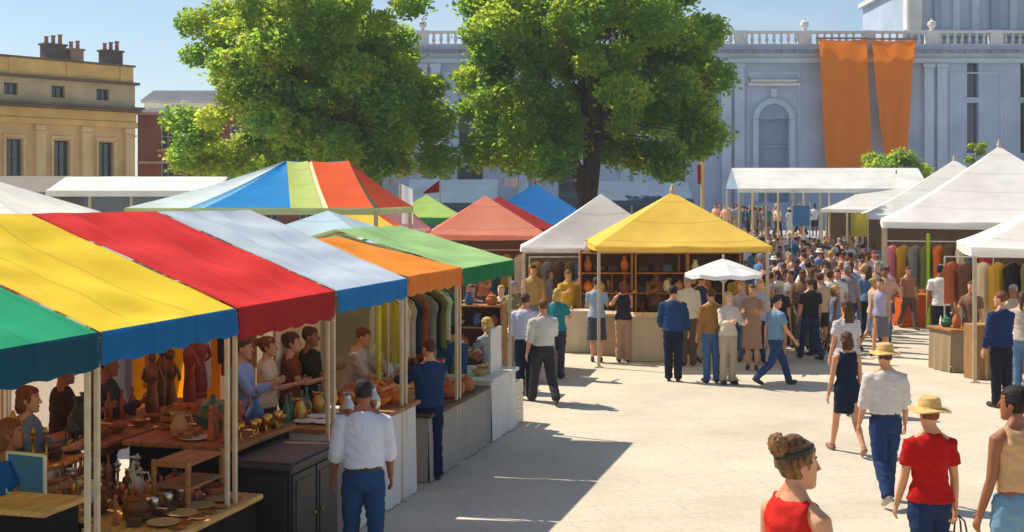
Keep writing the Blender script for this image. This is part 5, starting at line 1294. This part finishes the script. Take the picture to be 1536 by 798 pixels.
for i, (k, m, lb) in enumerate(kinds): wgoods(k, m, f'{lb} on the shelves inside the yellow tent', sp[i], f'{k}s on the shelves inside the yellow tent, {lb.split()[0]}', 1.15)
# white tent behind: racks and hanging cloths
rack('clothes rack inside the white peaked tent', (1.5, 29.7), 0, 2.2, 1.95)
cs = ['mustard', 'grey', 'brown', 'olive', 'blue', 'black', 'rust', 'beige']
garments('inside the white peaked tent', cs, [(.55 + .26 * i, 29.7) for i in range(8)], .9, 1.85, .85)
rack('clothes rack under the salmon pink tent', (-.62, 32.4), .05, 2.2, 2.0)
cs = ['brown', 'orange', 'grey', 'teal', 'mustard', 'cream']
garments('under the salmon pink tent', cs, [(-1.5 + .34 * i, 32.4) for i in range(6)], 1.0, 1.9, .85)
x, y = px(700, .0115); wshelf('low brown shelf unit of crockery left of the salmon pink tent', x, y, 1.3, 1.5, 4, M_WOODM, -.2)
SHP = lambda t, i, o=0: (x + t * math.cos(.2) - .03 * math.sin(.2), y - t * math.sin(.2) - .05, .366 + 1.1 * i / 3)
wgoods('bowl', M_WHITEC, 'white bowl on the low brown shelf unit', [SHP(-.45, 2), SHP(-.15, 2), SHP(.4, 1), SHP(-.4, 3)], 'white bowls on the low brown shelf unit')
wgoods('jug', M_BLUEC, 'blue jug on the low brown shelf unit', [SHP(.2, 2), SHP(-.35, 1), SHP(.05, 3)], 'blue jugs on the low brown shelf unit')
wgoods('pot', M_TERRA, 'terracotta pot on the low brown shelf unit', [SHP(.48, 2), SHP(-.05, 1), SHP(.45, 3)], 'terracotta pots on the low brown shelf unit')
# right-hand stalls
x, y = px(1470, .0122); r = thing('crate_stack', 'tall brown cardboard box beside the man in the navy jacket', 'box', (x, y, 0), .2); r.name = 'cardboard_box'
q = MB(); q.box((0, 0, .5), (.42, .42, 1.0), bev=.012); q.build('body', paint(150, 112, 66, .8), r); q = MB(); q.box((0, -.213, .5), (.06, .004, .98)); q.box((0, 0, 1.003), (.06, .42, .004)); q.build('tape', paint(186, 154, 104, .4), r)
x, y = px(1500, .0126); wtable('beige clothed table under the near white tent on the right', x + 1.1, y + .35, .8, .4, .88, BEIGECL, BEIGECL, .2)
x, y = px(1430, .0128); wtable('small beige table of odds and ends left of the brown cardboard box', x, y, .28, .4, .82, M_WOODM, linen(160, 142, 114), .2)
wgoods('vase', M_TERRA, 'terracotta vase under the near white tent', [(x, y - .2, .822), (x + .1, y + .1, .822)], 'vases on the small beige table'); wgoods('pot', M_GREENC, 'green lidded pot on the small beige table', [(x - .12, y + .05, .822)], None)
wgoods('bowl', M_TAN, 'tan bowl on the beige table under the near white tent', [px(1500, .0124) + (.885,), (9.9, 24.1, .885)], 'tan bowls under the near white tent')
rack('clothes rack at the back of the near white tent', (10.4, 26.2), -TH, 3.2, 2.1)
cs = ['rust', 'brown', 'cream', 'mustard', 'black', 'olive', 'red', 'beige', 'grey', 'brown', 'blue']
cs[9] = 'white'
garments('at the back of the near white tent', cs, [(10.4 + EN[0] * .29 * (i - 5), 26.2 + EN[1] * .29 * (i - 5)) for i in range(11)], .5, 2.0, .95)
rack('clothes rack along the front of the tallest white marquee', (10.8, 32.9), -TH, 2.6, 2.2)
cs = ['pink', 'mustard', 'grey', 'olive', 'orange', 'brown', 'cream', 'teal', 'red']
garments('under the tallest white marquee', cs, [(10.8 + EN[0] * .28 * (i - 4), 32.9 + EN[1] * .28 * (i - 4)) for i in range(9)], .5, 2.1, 1.0)
x, y = px(1372, .0172); wtable('orange clothed low table in front of the tallest marquee', x, y, .45, .4, .85, M_ORP, linen(206, 96, 36)); wgoods('casket', M_TAN, 'tan box on the orange clothed table', [(x - .15, y, .852), (x + .2, y, .852)], 'tan boxes on the orange table', 1.4)
x, y = px(1392, .0166); r = thing('sign_pole', 'bright lime green upright pole at the corner of the tallest marquee', 'pole', (x, y, 0)); q = MB(); q.box((0, 0, 1.22), (.08, .05, 2.4)); q.build('banner_strip', paint(150, 190, 40, .6), r); q = MB(); q.box((0, 0, .02), (.4, .3, .04)); q.build('base', M_STEEL, r)
x, y = px(568, .0082); r = thing('sign_pole', 'thin yellow green upright pole under the pale blue awning', 'pole', (x, y, 0)); q = MB(); q.bar((0, 0, .02), (0, 0, 2.2), .03); q.build('shaft', paint(196, 206, 40, .5), r); q = MB(); q.lathe([(.14, 0), (.14, .02), (.03, .04)]); q.build('base', M_STEEL, r)
# ------------------------------------------------------------------ the people near enough to tell apart
A0 = ((5, 8, 12, 0), (4, 8, 12, 0)); WALK = ((24, 6), (-16, 26)); WALK2 = ((-14, 22), (22, 5)); ST = ((2, 3), (-2, 3))
SWING = ((-14, 8, 14, 0), (16, 8, 24, 0)); FRONT = ((30, 10, 70, .3), (28, 10, 75, .3)); ONE = ((5, 8, 12, 0), (35, 12, 80, .3)); REACH = ((55, 8, 30, .1), (40, 10, 50, .2)); HIPS = ((-15, 32, 75, .9), (5, 8, 12, 0))
def per(label, u, q, rz, z=0, vox=.012, dx=0, **P):
    x, y = px(u, q); return person(label, (x + dx, y, z), R(rz), P, vox)
def prow(label, s, n, rz, z=0, vox=.014, **P):
    return person(label, RL(s, n, z), R(rz) - TH, P, vox)
CL = lambda *c: cloth(*c)
hairmat2 = mat('hair', srgb(58, 38, 28), .55, .4, 1, .5, 1, spec=.25, detail=5, col2=srgb(128, 92, 54))
_t = hairmat2.node_tree; _mp = _t.nodes.new('ShaderNodeMapping'); _mp.inputs['Scale'].default_value = (70, 30, 14); _t.links.new([n for n in _t.nodes if n.type == 'TEX_COORD'][0].outputs['Object'], _mp.inputs[0])
for _n in _t.nodes:
    if _n.type == 'TEX_NOISE': _t.links.new(_mp.outputs[0], _n.inputs[0])
per('woman in a red sleeveless top with upswept brown hair, nearest the viewer', 1193, .0029, -58, .62, .008, h=1.61, fem=1, yaw=-14, sleeve='none', hair='updo', hm=hairmat2, locks=1, skin='tan', tc=CL(196, 40, 34), bc=CL(40, 52, 92), hat='band', hatc=paint(30, 28, 30, .3), arms=((5, 12, 20, 0), (5, 12, 20, 0)), legs=ST)
per('woman in tan top and pale jeans with dark pinned hair at the right edge', 1524, .0040, 20, .62, .009, hemtop=1.04, h=1.53, fem=1, yaw=25, sleeve='none', hair='bun', hc='black', locks=1, skin='brown', tc=CL(196, 158, 118), bc=CL(112, 150, 176), arms=((4, 6, 16, 0), (5, 8, 12, 0)), legs=ST)
o, wr = per('woman in red top, blue jeans and straw hat carrying a brown handbag', 1395, .0053, 4, 0, .010, h=1.70, fem=1, sleeve='short', hair='short', hc='auburn', skin='tan', tc=CL(176, 22, 20), bc=CL(34, 50, 84), hat='straw', arms=((6, 8, 18, 0), (2, 9, 8, 0)), legs=WALK2, hemtop=.93)
bag = thing('handbag', 'brown leather handbag hanging from the hand of the woman in red and straw hat', 'bag', wr[1] + Vector((.02, 0, -.36)), .3)
ML = mat('leather', srgb(74, 44, 30), .45, .2, 14, .2, 60)
q = MB(); q.box((0, 0, .1), (.1, .3, .22), bev=.03); q.box((.052, 0, .14), (.012, .28, .12), bev=.005); q.build('body', ML, bag)
for sx in (-1, 1): q = MB(); q.tube([(sx * .03, -.09, .2), (sx * .02, -.06, .33), (0, 0, .365), (sx * .02, .06, .33), (sx * .03, .09, .2)], [.008] * 5, 6); q.build('strap', ML, bag)
per('man in a pale shirt, navy trousers and straw hat walking away across the square', 1328, .0072, 3, 0, .012, h=1.70, sleeve='rolled', hair='short', hc='brown', skin='tan', tc=CL(206, 198, 192), bc=CL(38, 58, 96), hat='straw', arms=((8, 8, 14, 0), (4, 10, 16, 0)), legs=((-10, 30), (14, 4)), loose=1.05, belt=1, wr=.0055, sc=paint(180, 168, 150, .6))
per('slim woman in a short black dress beside the straw hatted man', 1270, .0086, 8, 0, .012, h=1.60, fem=1, sleeve='none', bottom='dress', hem=.62, flare=1.05, hair='bob', hc='brown', skin='tan', tc=CL(22, 34, 54), arms=A0, legs=WALK, sc=paint(150, 104, 76))
per('person in lilac grey top and beige trousers with long dark hair on sunlit paving', 1270, .0102, 14, 0, .013, h=1.74, fem=1, sleeve='short', hair='long', hc='brown', skin='tan', tc=striped((188, 180, 182), (214, 206, 206), 9, 'Z'), bc=CL(170, 152, 130), arms=A0, legs=WALK2, loose=1.12)
per('man in a navy jacket and black trousers by the brown box at the right edge', 1502, .0105, 24, 0, .013, h=1.80, sleeve='long', hair='short', hc='auburn', skin='tan', tc=CL(32, 46, 88), bc=CL(28, 30, 42), arms=((4, 8, 14, 0), (20, 8, 50, .2)), legs=ST, loose=1.08, topname='jacket', yaw=25)
per('person in a grey beige shirt and blue jeans half cut off by the right edge', 1534, .0112, -30, 0, .013, h=1.70, fem=1, sleeve='short', hair='tail', hc='brown', skin='tan', tc=CL(184, 172, 160), bc=CL(90, 122, 158), arms=A0, legs=ST)
o, wr = per('tall man in a white T-shirt and black trousers by the big white marquee', 1411, .0146, -12, 0, .014, h=1.88, sleeve='short', hair='short', hc='black', skin='brown', tc=CL(220, 214, 210), bc=CL(34, 36, 46), arms=A0, legs=WALK, hat='cap', hatc=CL(226, 224, 222), sc=paint(70, 110, 150))
bag = thing('shoulder_bag', 'black bag carried by the tall man in the white T-shirt', 'bag', wr[1] + Vector((.04, 0, -.3)), .2); q = MB(); q.box((0, 0, .1), (.14, .34, .24), bev=.03); q.build('body', M_BLACKCL, bag); q = MB(); q.tube([(0, -.1, .21), (0, 0, .31), (0, .1, .21)], [.01] * 3, 6); q.build('strap', M_BLACKCL, bag)
per('woman in a pink and white top and navy trousers standing in the aisle', 1311, .0192, 170, 0, .014, h=1.76, fem=1, sleeve='short', hair='bob', hc='auburn', skin='tan', tc=CL(222, 190, 182), bc=CL(40, 46, 74), arms=FRONT, legs=ST)
per('walker in a light blue shirt and dark jeans striding across the shade line', 1164, .0117, -70, 0, .012, h=1.64, sleeve='short', hair='short', hc='black', skin='tan', tc=striped((120, 152, 182), (96, 124, 160), 10, 'Z', 1.0, .7), bc=CL(42, 66, 106), arms=SWING, legs=((28, 8), (-22, 28)), hemtop=.93)
per('man in a blue jacket and black trousers watching the parasol stall', 1010, .0120, -12, 0, .012, h=1.70, sleeve='long', hair='short', hc='black', skin='tan', tc=CL(36, 66, 108), bc=CL(30, 36, 56), arms=((10, 12, 40, .1), (8, 10, 20, 0)), legs=ST, hat='cap', hatc=CL(34, 38, 52), loose=1.1, topname='jacket')
per('person in a mustard brown jacket and blue trousers under the white parasol', 1067, .0119, 20, 0, .013, h=1.66, sleeve='long', hair='short', hc='brown', skin='tan', tc=CL(150, 108, 56), bc=CL(66, 96, 138), arms=ONE, legs=ST, topname='jacket')
per('person in a pale cream shirt and beige trousers under the white parasol', 1092, .0118, -160, 0, .013, h=1.62, fem=1, sleeve='long', hair='bob', hc='blonde', skin='pale', tc=CL(214, 200, 180), bc=CL(178, 162, 142), arms=FRONT, legs=ST)
per('woman in a grey brown dress standing right of the white parasol', 1128, .0128, 165, 0, .014, h=1.62, fem=1, sleeve='short', bottom='dress', hem=.42, hair='bun', hc='auburn', skin='tan', tc=CL(164, 128, 104), arms=FRONT, legs=ST)
per('person in a blue cap, pale blue shirt and grey skirt at the yellow tent counter', 895, .0134, -8, 0, .013, h=1.68, fem=1, sleeve='short', bottom='skirt', hem=.45, hair='short', hc='brown', skin='tan', tc=CL(150, 170, 196), bc=CL(72, 72, 86), hat='cap', hatc=CL(34, 82, 140), arms=FRONT, legs=ST)
per('woman in a black top and tan trousers at the yellow tent counter', 935, .0134, 6, 0, .013, h=1.60, fem=1, sleeve='none', hair='bob', hc='auburn', skin='tan', tc=CL(42, 42, 48), bc=CL(176, 138, 112), arms=REACH, legs=ST, wide=1.2)
per('man in a lilac white shirt and black trousers, left of the standing pair', 788, .0109, -6, 0, .012, h=1.72, sleeve='rolled', hair='short', hc='brown', skin='tan', tc=striped((212, 214, 232), (150, 160, 200), 16), bc=CL(34, 40, 62), belt=1, arms=A0, legs=ST, loose=1.1)
per('man in a light grey shirt and charcoal trousers, right of the standing pair', 815, .0107, 18, 0, .012, h=1.70, sleeve='rolled', hair='short', hc='auburn', skin='tan', tc=CL(202, 198, 192), bc=CL(54, 54, 60), belt=1, arms=ONE, legs=WALK, loose=1.1)
per('person in a teal top and yellow hair just behind the standing pair', 836, .0122, -20, 0, .014, h=1.62, fem=1, sleeve='short', hair='bob', hc='blonde', skin='tan', tc=CL(40, 124, 130), bc=CL(60, 64, 80), arms=ONE, legs=ST)
per('man in a dark navy jacket with hands on the low brown table', 644, .0078, 34, 0, .012, h=1.62, sleeve='long', hair='short', hc='brown', skin='tan', tc=CL(32, 56, 92), bc=CL(22, 34, 66), arms=REACH, legs=ST, loose=1.12, topname='jacket')
per('man in a white shirt and blue jeans standing at the long white counter', 545, .0057, 8, 0, .010, h=1.72, sleeve='rolled', hair='short', hc='black', skin='brown', tc=CL(206, 210, 224), bc=CL(36, 68, 108), arms=((4, 10, 20, 0), (8, 8, 18, 0)), legs=((3, 3), (-3, 3)), stance=.04, loose=1.04, belt=1, wr=.0055, nod=8, hemtop=.95)
# behind and between the tables
prow('vendor in a blue shirt holding up a pale green print at the left edge', *to_row(px(12, .0050)), -60, h=1.62, fem=1, sleeve='short', hair='bob', hc='auburn', skin='brown', tc=CL(24, 88, 154), bc=CL(30, 34, 48), arms=FRONT)
prow('vendor in a dark plum jacket under the green awning', *to_row(on_n(94, -2.6)), -60, h=1.72, sleeve='long', hair='short', hc='brown', skin='brown', tc=CL(58, 42, 46), bc=CL(40, 36, 40), arms=ONE)
p = Vector((*px(40, .0049), 1.12)); r = thing('picture', 'pale green and blue print held by the vendor at the left edge', 'picture', p, -.4); q = MB(); q.box((0, 0, .15), (.36, .02, .3)); q.build('sheet', mat('print', srgb(96, 150, 130), .6, .5, 6, 0, col2=srgb(40, 92, 150)), r); q = MB()
for sx in (-1, 1): q.box((sx * .175, -.004, .15), (.02, .03, .31))
for z in (0, .3): q.box((0, -.006, z), (.33, .03, .02))
q.build('frame', paint(206, 200, 180), r)
prow('vendor in a light blue shirt behind the tall counter under the red awning', *to_row(on_n(363, -1.75)), -78, h=1.74, sleeve='long', hair='short', hc='brown', skin='tan', tc=CL(146, 166, 206), bc=CL(50, 52, 62), arms=ONE)
prow('woman in a rust brown top in front of the cream board under the red awning', *to_row(on_n(436, -1.65)), -70, h=1.70, fem=1, sleeve='short', hair='bun', hc='brown', skin='tan', tc=CL(120, 62, 40), bc=CL(60, 46, 40), arms=FRONT)
prow('man in a black waistcoat and brown sleeves beside the cream board', *to_row(on_n(464, -1.55)), -85, h=1.74, sleeve='rolled', hair='short', hc='brown', skin='brown', tc=CL(46, 36, 34), bc=CL(46, 40, 40), arms=ONE)
prow('vendor in a grey beige shirt behind the long white counter', *to_row(on_n(528, -1.4)), -84, h=1.66, sleeve='rolled', hair='short', hc='auburn', skin='tan', tc=CL(188, 180, 170), bc=CL(70, 62, 56), arms=REACH, lean=12)
prow('vendor in a white shirt bending over the long white counter', *to_row(on_n(556, -1.3)), -70, h=1.68, sleeve='rolled', hair='short', hc='brown', skin='tan', tc=CL(214, 208, 200), bc=CL(60, 56, 58), arms=REACH, lean=20)
prow('vendor in a dark brown coat under the pale blue awning', *to_row(on_n(580, -1.7)), -90, h=1.72, sleeve='long', hair='short', hc='black', skin='brown', tc=CL(66, 46, 42), bc=CL(44, 40, 42), arms=A0)
prow('vendor in a light blue shirt leaning over the low brown table', *to_row(on_n(655, -1.15)), -70, h=1.76, sleeve='rolled', hair='short', hc='brown', skin='brown', tc=CL(158, 176, 210), bc=CL(66, 60, 56), arms=REACH, lean=22, nod=15)
prow('vendor in a maroon top under the orange awning', *to_row(on_n(622, -1.5)), -80, h=1.70, fem=1, sleeve='short', hair='bun', hc='auburn', skin='brown', tc=CL(104, 56, 46), bc=CL(60, 44, 42), arms=A0)
per('person in a denim blue jacket leaning on the low brown table', 692, .0093, 30, 0, .014, h=1.5, sleeve='long', hair='short', hc='black', skin='tan', tc=CL(46, 82, 124), bc=CL(46, 66, 100), arms=REACH, lean=15, hat='cap', hatc=CL(44, 78, 118), dx=-.05)
per('blonde woman in a blue grey top at the far end of the low table', 738, .0096, 40, 0, .014, h=1.56, fem=1, sleeve='short', hair='bob', hc='blonde', skin='tan', tc=CL(150, 158, 176), bc=CL(120, 92, 76), arms=REACH, lean=10)
per('vendor in an olive apron behind the cream counter past the green awning', 770, .0128, 150, 0, .015, h=1.68, sleeve='short', hair='short', hc='grey', skin='tan', tc=CL(132, 124, 84), bc=CL(80, 72, 62), arms=FRONT)
per('vendor in a rust shirt under the salmon pink tent', 726, .0163, 160, 0, .015, h=1.68, fem=1, sleeve='short', hair='bun', hc='auburn', skin='tan', tc=CL(176, 104, 66), bc=CL(80, 66, 58), arms=FRONT)
for lab, u, q_, top, sk, hc, hr in (
        ('vendor in a yellow shirt at the left of the yellow tent', 852, .0146, (196, 158, 48), 'tan', 'auburn', 'short'),
        ('vendor in a royal blue shirt inside the yellow tent', 890, .0148, (44, 82, 140), 'tan', 'auburn', 'bob'),
        ('vendor in a beige top inside the yellow tent, behind the black topped woman', 950, .0147, (186, 152, 120), 'tan', 'brown', 'bun'),
        ('vendor in a brown shirt inside the yellow tent, behind the blue jacketed man', 984, .0146, (122, 88, 62), 'brown', 'black', 'short'),
        ('vendor in a black coat at the right of the yellow tent', 1040, .0145, (36, 36, 42), 'tan', 'black', 'short'),
        ('vendor in an olive yellow jacket at the right post of the yellow tent', 1108, .0145, (150, 140, 60), 'tan', 'brown', 'short')):
    per(lab, u, q_, 175 + (u % 7) * 5, 0, .016, h=1.66 + (u % 5) * .02, fem=u % 2, sleeve='short' if u % 3 else 'long', hair=hr, hc=hc, skin=sk, tc=CL(*top), bc=CL(62, 58, 60), arms=FRONT if u % 2 else ONE)

# ------------------------------------------------------------------ the crowd
protos = [crowd_mesh(P) for P in (
    dict(hair='short', sleeve='short', arms=A0, legs=WALK), dict(hair='short', sleeve='long', arms=SWING, legs=WALK2, loose=1.1), dict(fem=1, hair='long', sleeve='short', arms=A0, legs=WALK, h=1.66),
    dict(fem=1, hair='bun', sleeve='none', bottom='skirt', hem=.45, arms=A0, legs=WALK2, h=1.64), dict(hair='short', sleeve='short', hat='straw', arms=A0, legs=ST), dict(hair='short', sleeve='rolled', arms=HIPS, legs=ST, loose=1.1),
    dict(fem=1, hair='bob', sleeve='short', arms=ONE, legs=ST, h=1.62), dict(hair='short', sleeve='short', bottom='shorts', hat='cap', arms=SWING, legs=WALK), dict(fem=1, hair='tail', sleeve='none', arms=SWING, legs=WALK, h=1.65), dict(fem=1, hair='bob', sleeve='short', bottom='dress', hem=.4, hat='straw', arms=A0, legs=WALK, h=1.63))]
PD = ['short haired person', 'long sleeved person', 'long haired woman', 'woman with a bun', 'straw hatted person', 'person with hands on hips', 'bob haired woman', 'man in a cap', 'ponytailed woman', 'straw hatted woman']
TOPS = dict(white=(224, 220, 214), grey=(150, 146, 146), beige=(196, 172, 142), blue=(92, 124, 166), navy=(48, 60, 94), brown=(120, 90, 70), pink=(206, 150, 144), rust=(164, 112, 84), lilac=(178, 176, 198), black=(44, 42, 46), peach=(222, 172, 138), teal=(66, 118, 128), cream=(224, 208, 178), taupe=(150, 130, 114), red=(160, 84, 76), mustard=(176, 144, 84))
BOTS = dict(navy=(48, 58, 88), grey=(112, 110, 114), beige=(176, 156, 130), black=(42, 42, 48), blue=(84, 112, 152), brown=(100, 80, 66))
rd = random.Random(12); used = set(); placed = []; hcs = ['black', 'brown', 'brown', 'auburn', 'blonde', 'grey', 'brown']; sks = ['pale', 'tan', 'tan', 'brown', 'deep', 'tan']
tw = list(TOPS); TW = [14, 11, 12, 10, 4, 5, 5, 3, 8, 2, 7, 3, 11, 9, 1, 2]
def crowd_person(x, y, zone, k=None, rz=None, z=0, top=None, bot=None):
    for _ in range(400):
        k_ = rd.choice([0, 0, 0, 1, 1, 1, 2, 2, 3, 3, 4, 5, 5, 6, 6, 7, 8, 8, 9]) if k is None else k; t = top or rd.choices(tw, TW)[0]; b_ = bot or rd.choices(list(BOTS), [4, 5, 6, 3, 5, 3])[0]; key = (k_, t, b_ if k_ != 9 else '', zone)
        if key not in used: used.add(key); break
        top = bot = None
    o = link('person', protos[k_]); o.location = (x, y, z); o.rotation_euler = (0, 0, rd.choice([0, 0, PI, PI, .6, -.6, 1.4, -1.4, 2.6]) + rd.uniform(-.4, .4) if rz is None else R(rz)); s_ = rd.uniform(.94, 1.05); o.scale = (s_, s_, s_)
    ms = (SKIN[rd.choice(sks)], HAIR[rd.choice(hcs)], CL(*TOPS[t]), CL(*BOTS[b_]), M_SHOE, CL(*rd.choice([(206, 178, 128), (150, 120, 92), (216, 208, 194), (96, 84, 76), (120, 112, 110)])) if k_ != 7 else CL(*BOTS[b_]))
    for sl_, m in zip(o.material_slots, ms): sl_.link = 'OBJECT'; sl_.material = m
    lab = f'{PD[k_]} in {t} top and {b_} {"skirt" if k_ == 3 else "shorts" if k_ == 7 else "trousers"}, {zone}' if k_ != 9 else f'{PD[k_]} in a {t} dress, {zone}'
    tag(o, lab, 'person', 'people in the crowd'); placed.append((x, y)); return o
# (y0, y1, count, x-left, x-right as columns of the photograph, zone, z)
for y0, y1, n, fl, fr, zone, z in (
        (26.0, 33, 30, 1150, 1334, 'front of aisle crowd', 0), (33, 40, 34, 1140, 1318, 'middle of aisle crowd', 0), (40, 49, 44, 1120, 1312, 'back of aisle crowd', 0),
        (49, 60, 36, 1082, 1296, 'far end of aisle', 0), (64.9, 65.7, 10, 1070, 1290, 'foot of palace steps', 0), (69.2, 74, 40, 1068, 1300, 'on palace steps', 1.205)):
    c = 0; tr = 0
    while c < n and tr < 4000:
        tr += 1; y = rd.uniform(y0, y1); u = rd.uniform(fl, fr); x = (u - CX) / F * y
        if any((x - a) ** 2 + (y - b_) ** 2 < .5 ** 2 for a, b_ in placed): continue
        if x < 5.3 and y < 29.2: continue
        crowd_person(x, y, zone, z=z); c += 1
for u, q_, k, top, bot in ((1186, .0147, 5, 'grey', 'brown'), (1204, .0143, 1, 'brown', 'grey'), (1222, .0147, 0, 'grey', 'beige'), (1240, .0165, 6, 'beige', 'grey'), (1168, .0155, 2, 'blue', 'grey'), (1256, .0150, 2, 'white', 'beige')):
    x, y = px(u, q_); crowd_person(x, y, 'right of parasol', k, 170 - u % 50, 0, top, bot)
for i, (u, q_) in enumerate(((1150, .0141), (1178, .0161), (1196, .0166), (1214, .0160), (1232, .0152), (1262, .0172), (1284, .0182), (1246, .0186), (1206, .0184), (1170, .0183), (1296, .0166), (1186, .0200))):
    x, y = px(u, q_); crowd_person(x, y, 'edge of the aisle crowd', None, None)
for i, (u, q_) in enumerate(((842, .01535), (872, .01475), (914, .01465), (962, .0148), (1003, .0147), (1032, .0131), (1052, .0134), (1112, .0136), (1140, .0133))):
    x, y = px(u, q_); crowd_person(x, y, 'yellow tent counters', [6, 0, 2, 1, 8, 5, 0, 2, 6][i], [170, 190, 160, 200, 180, 20, -30, 150, 200][i])
prow('vendor in a dusty blue cardigan between the green and yellow awnings', *to_row(on_n(40, -2.1)), -70, h=1.66, fem=1, sleeve='long', hair='bob', hc='auburn', skin='tan', tc=CL(104, 126, 150), bc=CL(60, 50, 46), arms=FRONT)
prow('vendor in a dark grey apron behind the figurines under the yellow awning', *to_row(on_n(160, -2.5)), -70, h=1.72, sleeve='long', hair='short', hc='black', skin='brown', tc=CL(62, 62, 70), bc=CL(42, 40, 44), arms=ONE)
prow('vendor in a cream top under the red awning, nearest its left post', *to_row(on_n(400, -1.8)), -75, h=1.68, fem=1, sleeve='short', hair='bun', hc='auburn', skin='tan', tc=CL(214, 200, 168), bc=CL(60, 50, 46), arms=FRONT)
# a few browsers on the right and behind the left row
for u, q_, k, top, bot, zone in ((1345, .0176, 8, 'teal', 'navy', 'by big marquee'), (1333, .0205, 0, 'navy', 'navy', 'by big marquee'), (1362, .0168, 2, 'rust', 'brown', 'by big marquee'),
                              (1436, .0150, 1, 'black', 'grey', 'by near white tent'), (1458, .0128, 6, 'brown', 'beige', 'by near white tent'), (1520, .0118, 5, 'beige', 'brown', 'by near white tent'),
                              (706, .0118, 5, 'grey', 'navy', 'near salmon tent'), (752, .0134, 3, 'peach', 'grey', 'near salmon tent'), (800, .0150, 0, 'mustard', 'grey', 'under white tent'), (826, .0152, 2, 'grey', 'brown', 'under white tent'), (866, .0152, 1, 'teal', 'black', 'under white tent')):
    x, y = px(u, q_); crowd_person(x, y, zone, k, rd.uniform(120, 240), 0, top, bot)

# ------------------------------------------------------------------ the air: an even pale haze round the whole place
def haze(density):
    q = MB(); x0, x1, y0, y1, z0, z1 = -420, 420, -70, 720, -1.0, 40.0
    q.add([(x0, y0, z0), (x1, y0, z0), (x1, y1, z0), (x0, y1, z0), (x0, y0, z1), (x1, y0, z1), (x1, y1, z1), (x0, y1, z1)], [(0, 3, 2, 1), (4, 5, 6, 7), (0, 1, 5, 4), (1, 2, 6, 5), (2, 3, 7, 6), (3, 0, 4, 7)])
    m = bpy.data.materials.new('haze'); m.use_nodes = True; t = m.node_tree; t.nodes.clear()
    o = t.nodes.new('ShaderNodeOutputMaterial'); v = t.nodes.new('ShaderNodeVolumePrincipled'); v.inputs['Density'].default_value = density; v.inputs['Color'].default_value = (.78, .89, 1, 1); v.inputs['Anisotropy'].default_value = .1
    t.links.new(v.outputs[0], o.inputs['Volume'])
    tag(q.build('haze', m), kind='stuff')
haze(.0005)
SC.cycles.volume_bounces = 1
